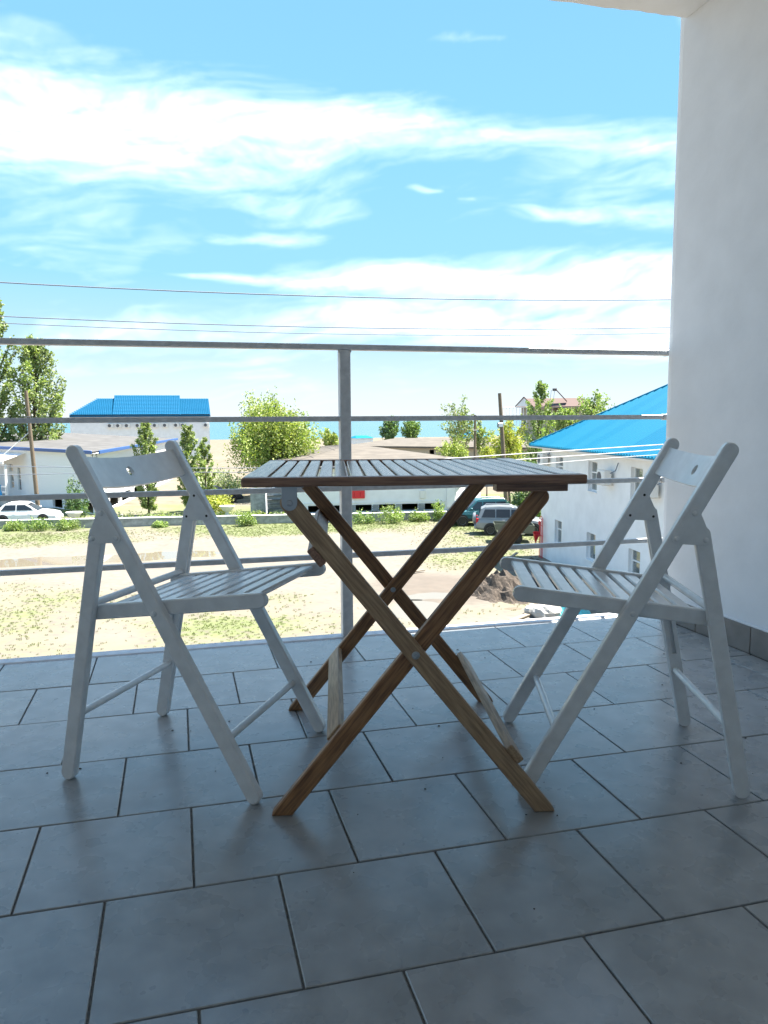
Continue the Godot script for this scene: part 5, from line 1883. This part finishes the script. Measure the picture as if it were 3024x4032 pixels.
# x forward; suv: upright tail with a spare wheel
func make_car(called: String, label: String, at: Vector3, turn: float, paint: String, suv: bool, lower := "") -> Node3D:
	var t := thing(called, label, "car", at, turn, "parked cars")
	var L := 2.1 if suv else 2.2
	var belt := 1.05 if suv else 0.94
	var roof := 1.68 if suv else 1.46
	var lo := 0.32 if suv else 0.22
	var w := 0.87
	var wr := 0.345 if suv else 0.32
	var ax := [-1.25, 1.28]
	var mb := MB.new()
	var st := [[-L, belt * 0.62, belt - 0.32, 0.80], [-L + 0.05, lo + 0.06, belt - 0.03, 0.84], [-L + 0.35, lo, belt, w], [-0.6, lo - 0.04, belt, w], [0.55, lo - 0.04, belt, w], [0.95, lo, belt - 0.02, w], [1.55, lo, belt - 0.09, w * 0.98], [L - 0.12, lo + 0.02, belt - 0.20, w * 0.92], [L, lo + 0.12, belt - 0.36, w * 0.84]]
	var rings := []
	for s in st:
		rings.append(ring_at(s[0], s[1], maxf(s[2], s[1] + 0.2), s[3], s[3] * 0.95))
	loft(mb, rings)
	obj("body", mb, M[paint], t)
	# cabin: roof and pillars
	var b0 := -L + (0.10 if suv else 0.55)
	var r0 := -L + (0.32 if suv else 1.0)
	var r1 := 0.25 if suv else 0.15
	var b1 := 1.0
	var wt := w * 0.74
	mb = MB.new()
	var cab := func(x: float, y: float) -> float:
		return lerpf(w * 0.93, wt, clampf((y - belt) / (roof - belt), 0.0, 1.0))
	var prof := [Vector2(b0, belt - 0.04), Vector2(r0 - 0.02, roof - 0.12), Vector2(r0 + 0.18, roof - 0.02), Vector2((r0 + r1) * 0.5, roof + 0.02), Vector2(r1 - 0.1, roof - 0.01), Vector2(r1 + 0.06, roof - 0.06), Vector2(b1, belt - 0.05)]
	var left := []
	var right := []
	for p in prof:
		var ww: float = cab.call(p.x, p.y)
		left.append(Vector3(p.x, p.y, -ww))
		right.append(Vector3(p.x, p.y, ww))
	var mid := Vector3(-0.2, belt + 0.2, 0)
	for k in prof.size() - 1:
		mb.quad_out(left[k], left[k + 1], right[k + 1], right[k], mid)
	for side in [left, right]:
		for k in range(1, prof.size() - 1):
			mb.tri_out(side[0], side[k], side[k + 1], mid)
	obj("cabin", mb, M[paint], t)
	# glass: windscreen, rear window and side windows stand a little proud of the cabin
	var pane := func(q: Array, called_: String) -> void:
		var n: Vector3 = (q[1] - q[0]).cross(q[2] - q[0]).normalized()
		var c: Vector3 = (q[0] + q[1] + q[2] + q[3]) * 0.25
		if n.dot(c - mid) < 0.0:
			n = -n
		var g := MB.new()
		var o := []
		for p in q:
			o.append(p + n * 0.012)
		g.quad_out(o[0], o[1], o[2], o[3], mid)
		for k in 4:
			g.quad_out(q[k] + n * 0.001, q[(k + 1) % 4] + n * 0.001, o[(k + 1) % 4], o[k], c)
		obj(called_, g, M.car_glass, t)
	var at_side := func(x: float, y: float, s: float) -> Vector3:
		return Vector3(x, y, s * (lerpf(w * 0.93, wt, clampf((y - belt) / (roof - belt), 0.0, 1.0)) + 0.002))
	for s in [-1.0, 1.0]:
		var yb := belt + 0.03
		var yt := roof - 0.13
		var cuts := [[b0 + 0.22, r0 + 0.20, -0.98, -0.98], [-0.92, -0.92, -0.12, -0.12], [-0.05, -0.05, b1 - 0.22, r1 + 0.02]] if suv else [[b0 + 0.3, r0 + 0.12, -0.42, -0.42], [-0.35, -0.35, b1 - 0.24, r1 + 0.0]]
		for c in cuts:
			pane.call([at_side.call(c[0], yb, s), at_side.call(c[2], yb, s), at_side.call(c[3], yt, s), at_side.call(c[1], yt, s)], "side_window")
		# mirror
		mb = MB.new()
		mb.box(Vector3(0.72, belt + 0.08, s * (w + 0.12)), Vector3(0.12, 0.14, 0.2), 0.03)
		obj("mirror", mb, M[paint], t)
		# lamps
		mb = MB.new()
		mb.box(Vector3(-L + 0.075, belt - 0.17, s * (w - 0.13)), Vector3(0.16, 0.30, 0.19), 0.03)
		obj("tail_lamp", mb, M.lamp_red, t)
		mb = MB.new()
		mb.box(Vector3(L - 0.17, belt - 0.32, s * (w - 0.25)), Vector3(0.24, 0.14, 0.30), 0.04)
		obj("head_lamp", mb, M.lamp_clear, t)
		for x in [-0.5, 0.45]:
			mb = MB.new()
			mb.box(Vector3(x, belt - 0.12, s * (w + 0.004)), Vector3(0.18, 0.035, 0.04), 0.012)
			obj("door_handle", mb, M[paint], t)
		# wheels
		for x in ax:
			mb = MB.new()
			mb.T = Transform3D(Basis(Vector3.RIGHT, PI * 0.5 * s), Vector3(x, wr, s * (w - 0.20)))
			mb.lathe([Vector2(wr * 0.6, 0.0), Vector2(wr * 0.93, 0.0), Vector2(wr, 0.04), Vector2(wr, 0.18), Vector2(wr * 0.93, 0.225), Vector2(wr * 0.66, 0.232), Vector2(wr * 0.62, 0.19)], 24)
			var wh := obj("wheel", mb, M.rubber, t)
			mb = MB.new()
			mb.T = Transform3D(Basis(Vector3.RIGHT, PI * 0.5 * s), Vector3(x, wr, s * (w - 0.20)))
			mb.lathe([Vector2(wr * 0.64, 0.225), Vector2(wr * 0.60, 0.19), Vector2(wr * 0.58, 0.12), Vector2(0.0, 0.12)], 24)
			for k in 5:
				var a := TAU * k / 5.0
				var T0 := mb.T
				mb.T = T0 * Transform3D(Basis(Vector3.UP, a), Vector3.ZERO)
				mb.span(Vector3(0.02, 0.13, -0.035), Vector3(wr * 0.62, 0.20, 0.035), 0.01)
				mb.T = T0
			obj("rim", mb, M.rim, wh)
			# dark arch behind the wheel
			mb = MB.new()
			mb.T = Transform3D(Basis(Vector3.RIGHT, PI * 0.5 * s), Vector3(x, wr + 0.03, s * (w - 0.012)))
			mb.lathe([Vector2(wr * 1.17, 0.0), Vector2(wr * 1.17, 0.016), Vector2(0.0, 0.016)], 24)
			obj("wheel_arch", mb, M.car_dark, t)
	pane.call([Vector3(b1 - 0.03, belt + 0.0, -w * 0.82), Vector3(b1 - 0.03, belt + 0.0, w * 0.82), Vector3(r1 + 0.10, roof - 0.10, wt * 0.9), Vector3(r1 + 0.10, roof - 0.10, -wt * 0.9)], "windscreen")
	pane.call([Vector3(b0 + 0.03, belt + 0.08, -w * 0.78), Vector3(b0 + 0.03, belt + 0.08, w * 0.78), Vector3(r0 - 0.045, roof - 0.16, wt * 0.88), Vector3(r0 - 0.045, roof - 0.16, -wt * 0.88)], "rear_window")
	# bumpers and sills
	mb = MB.new()
	mb.box(Vector3(-L - 0.02, lo + 0.20, 0), Vector3(0.18, 0.26, w * 1.82), 0.05)
	obj("rear_bumper", mb, M[paint], t)
	mb = MB.new()
	mb.box(Vector3(L - 0.02, lo + 0.18, 0), Vector3(0.18, 0.26, w * 1.75), 0.05)
	obj("front_bumper", mb, M[paint], t)
	if suv:
		for s in [-1.0, 1.0]:
			mb = MB.new()
			mb.tube([Vector3(-1.6, roof - 0.03, s * wt * 0.88), Vector3(-1.5, roof + 0.06, s * wt * 0.86), Vector3(-0.1, roof + 0.06, s * wt * 0.86), Vector3(0.05, roof - 0.02, s * wt * 0.88)], 0.02, 6)
			obj("roof_rail", mb, M.rim, t)
		mb = MB.new()
		mb.T = Transform3D(Basis(Vector3.BACK, PI * 0.5), Vector3(-L - 0.02, belt - 0.12, -0.1))
		mb.lathe([Vector2(0.0, 0.20), Vector2(0.26, 0.19), Vector2(0.335, 0.14), Vector2(0.345, 0.0)], 24)
		obj("spare_wheel_cover", mb, M[paint], t)
	if lower:
		for s in [-1.0, 1.0]:
			mb = MB.new()
			mb.span(Vector3(-1.9, lo - 0.02, s * (w - 0.02)), Vector3(1.9, lo + 0.2, s * (w + 0.012)), 0.02)
			obj("side_cladding", mb, M[lower], t)
	return t

func make_trailer() -> void:
	var t := thing("box_trailer", "small olive box trailer with an open slanted tail beside the silver car", "trailer", Vector3(18.15, YARD, -40.3), -0.32)
	var mb := MB.new()
	mb.span(Vector3(-0.95, 0.52, -0.6), Vector3(1.05, 0.57, 0.6), 0.01)
	obj("bed", mb, M.trailer_paint, t)
	for s in [-1.0, 1.0]:
		mb = MB.new()
		mb.extrude(PackedVector2Array([Vector2(-0.95, 0.57), Vector2(1.05, 0.57), Vector2(1.05, 0.98), Vector2(-1.12, 1.08)]), s * 0.58 - 0.015, s * 0.58 + 0.015, 0.003)
		obj("side_wall", mb, M.trailer_paint, t)
		mb = MB.new()
		mb.T = Transform3D(Basis(Vector3.RIGHT, PI * 0.5 * s), Vector3(0.1, 0.28, s * 0.62))
		mb.lathe([Vector2(0.0, 0.0), Vector2(0.28, 0.0), Vector2(0.28, 0.14), Vector2(0.17, 0.15), Vector2(0.0, 0.12)], 18)
		obj("wheel", mb, M.rubber, t)
		mb = MB.new()
		mb.span(Vector3(-0.3, 0.50, s * 0.62 - 0.02), Vector3(0.5, 0.53, s * 0.62 + s * 0.2), 0.005)
		obj("mudguard", mb, M.trailer_paint, t)
	mb = MB.new()
	mb.T = Transform3D(Basis(Vector3.BACK, 0.28), Vector3(-1.0, 0.57, 0))
	mb.span(Vector3(-0.015, 0.0, -0.56), Vector3(0.015, 0.48, 0.56), 0.004)
	obj("tail_board", mb, M.trailer_paint, t)
	mb = MB.new()
	mb.span(Vector3(1.02, 0.57, -0.56), Vector3(1.05, 0.98, 0.56), 0.004)
	obj("front_board", mb, M.trailer_paint, t)
	mb = MB.new()
	mb.tube([Vector3(1.0, 0.5, 0), Vector3(1.5, 0.46, 0), Vector3(2.1, 0.42, 0)], 0.035, 6)
	mb.tube([Vector3(2.0, 0.44, 0), Vector3(2.0, -0.0, 0)], 0.025, 6)
	obj("drawbar", mb, M.steel_dark, t)

func pole(label: String, foot: Vector3, top: Vector3, r: float, material: String) -> Node3D:
	var t := thing("utility_pole", label, "pole", foot, 0.0, "utility poles")
	var d := top - foot
	var mb := MB.new()
	mb.tube([Vector3(0, -0.3, 0), d * 0.5, d], [r, r * 0.86, r * 0.72], 10)
	obj("shaft", mb, M[material], t)
	mb = MB.new()
	mb.tube([d * 0.80 + Vector3(-0.28, 0, 0.1), d * 0.80 + Vector3(0.28, 0, 0.1)], 0.04, 6)
	obj("cross_arm", mb, M.steel_dark, t)
	for s in [-0.25, 0.25]:
		mb = MB.new()
		mb.T = Transform3D(Basis(), d * 0.80 + Vector3(s, 0.03, 0.1))
		mb.lathe([Vector2(0.0, 0.16), Vector2(0.05, 0.14), Vector2(0.035, 0.09), Vector2(0.055, 0.05), Vector2(0.03, 0.0)], 8)
		obj("insulator", mb, M.stone_urn, t)
	return t

func cable(label: String, pts: Array, r: float, material: String, ext := 2.2) -> void:
	# a smooth curve through three points, carried on past both ends
	var a: Vector3 = pts[0]
	var b: Vector3 = pts[1]
	var c: Vector3 = pts[2]
	var path := []
	for k in 41:
		var x := lerpf(a.x - (c.x - a.x) * 0.6 * ext, c.x + (c.x - a.x) * 0.6 * ext, k / 40.0)
		var la := (x - b.x) * (x - c.x) / ((a.x - b.x) * (a.x - c.x))
		var lb := (x - a.x) * (x - c.x) / ((b.x - a.x) * (b.x - c.x))
		var lc := (x - a.x) * (x - b.x) / ((c.x - a.x) * (c.x - b.x))
		path.append(a * la + b * lb + c * lc)
	var mb := MB.new()
	mb.tube(path, r, 6)
	var o := obj("overhead_cable", mb, M[material])
	tag(o, label, "cable", "overhead cables")

func make_street() -> void:
	var suv := Vector3(18.87, YARD, -42.25) + Vector3(0.37, 0, -0.93) * 0.75
	make_car("parked_car", "silver off-road car with spare wheel on its tail, right of the table legs", suv, -0.376, "car_silver", true)
	make_car("parked_car", "dark teal off-road car half hidden behind the silver one", Vector3(18.9, YARD, -47.6), PI - 0.12, "car_teal", true, "car_dark")
	make_car("parked_car", "white car parked behind the low wall at the far left", Vector3(-10.1, YARD, -57.2), -0.08, "car_white", false)
	make_car("parked_car", "dark car under the boarded house, seen below the left chair's back", Vector3(2.9, YARD, -67.0), 0.3, "car_dark", false)
	make_trailer()
	var p := pole("leaning wooden pole before the white boarded house at the left", Vector3(-9.62, YARD, -59.4), Vector3(-10.0, 3.0, -59.35), 0.16, "pole_wood")
	var mb := MB.new()
	mb.tube([Vector3(-0.25, 6.2, 0), Vector3(-2.2, 4.4, 0.4)], 0.03, 5)
	obj("stay_wire", mb, M.cable_pale, p)
	pole("thin far pole standing against the sea left of the thick one", Vector3(27.3, YARD, -69.85), Vector3(27.3, 1.25, -69.85), 0.14, "pole_wood")
	var q := pole("thick leaning pole with a floodlight behind the table", Vector3(22.55, YARD, -51.3), Vector3(21.94, 2.64, -51.5), 0.17, "pole_wood")
	mb = MB.new()
	mb.box(Vector3(-0.72, 6.42, 0.25), Vector3(0.42, 0.34, 0.16), 0.03)
	var fl := obj("floodlight", mb, M.steel_dark, q)
	mb = MB.new()
	mb.box(Vector3(-0.72, 6.42, 0.335), Vector3(0.33, 0.24, 0.012), 0.003)
	obj("glass", mb, M.lamp_clear, fl)
	mb = MB.new()
	mb.tube([Vector3(-0.5, 6.42, 0.2), Vector3(-0.3, 6.42, 0.05)], 0.03, 5)
	obj("arm", mb, M.steel_dark, fl)
	var lp := thing("lamp_post", "slim grey lamp post with a flat head beside the silver car", "lamp post", Vector3(20.95, YARD, -45.9))
	mb = MB.new()
	mb.tube([Vector3(0, -0.1, 0), Vector3(0, 2.6, 0)], 0.075, 8)
	obj("shaft", mb, M.unit_white, lp)
	mb = MB.new()
	mb.box(Vector3(0.12, 2.64, 0), Vector3(0.7, 0.08, 0.26), 0.02)
	obj("head", mb, M.unit_white, lp)
	cable("topmost cable crossing the sky above the railing", [Vector3(-3.03, 3.37, -16.0), Vector3(4.93, 3.34, -16.0), Vector3(10.96, 3.51, -16.0)], 0.0125, "cable")
	cable("middle one of the three cables crossing the sky", [Vector3(-3.12, 2.80, -16.3), Vector3(5.02, 2.76, -16.3), Vector3(11.19, 2.93, -16.3)], 0.0105, "cable")
	cable("lowest of the three cables crossing the sky, just above the railing", [Vector3(-3.18, 2.71, -16.6), Vector3(5.11, 2.66, -16.6), Vector3(11.4, 2.84, -16.6)], 0.0085, "cable")
	cable("upper dark cable running low across the boarded house", [Vector3(-2.82, 0.12, -14.0), Vector3(-1.81, 0.08, -14.0), Vector3(1.35, 0.0, -14.0)], 0.006, "cable", 2.0)
	cable("lower dark cable running low across the boarded house", [Vector3(-2.87, -0.04, -14.2), Vector3(-1.77, -0.04, -14.2), Vector3(-0.01, -0.06, -14.2)], 0.006, "cable", 2.0)
	cable("upper white cable slanting up across the blue metal roof", [Vector3(4.99, 0.17, -13.0), Vector3(7.74, 0.29, -13.0), Vector3(8.89, 0.34, -13.0)], 0.009, "cable_pale", 1.6)
	cable("middle white cable slanting up across the blue metal roof", [Vector3(6.05, 0.10, -13.2), Vector3(7.86, 0.18, -13.2), Vector3(9.03, 0.24, -13.2)], 0.009, "cable_pale", 1.6)
	cable("lowest white cable slanting across the white house wall", [Vector3(6.66, 0.0, -13.4), Vector3(7.98, 0.08, -13.4), Vector3(9.17, 0.13, -13.4)], 0.006, "cable_pale", 1.6)

# ---------------------------------------------------------------- everything
func _ready() -> void:
	rng.seed = 20240613
	make_view()
	make_materials()
	make_balcony()
	make_yard()
	make_white_house()
	make_left_house()
	make_hotel()
	make_mid_house()
	make_far_houses()
	make_plants()
	rng.seed = 7
	make_table()
	var ch := make_chair("light grey folding chair at the left of the table")
	var o := 0.29
	var tl := -0.52758
	ch.position = Vector3(-0.2163 + o * cos(tl), 0, -2.0919 - o * sin(tl))
	ch.rotation.y = tl
	var tr := 2.81457
	copy_of(ch, Vector3(1.29434 + o * cos(tr), 0, -1.5664 - o * sin(tr)), tr, "light grey folding chair at the right of the table, beside the white wall")
	make_street()
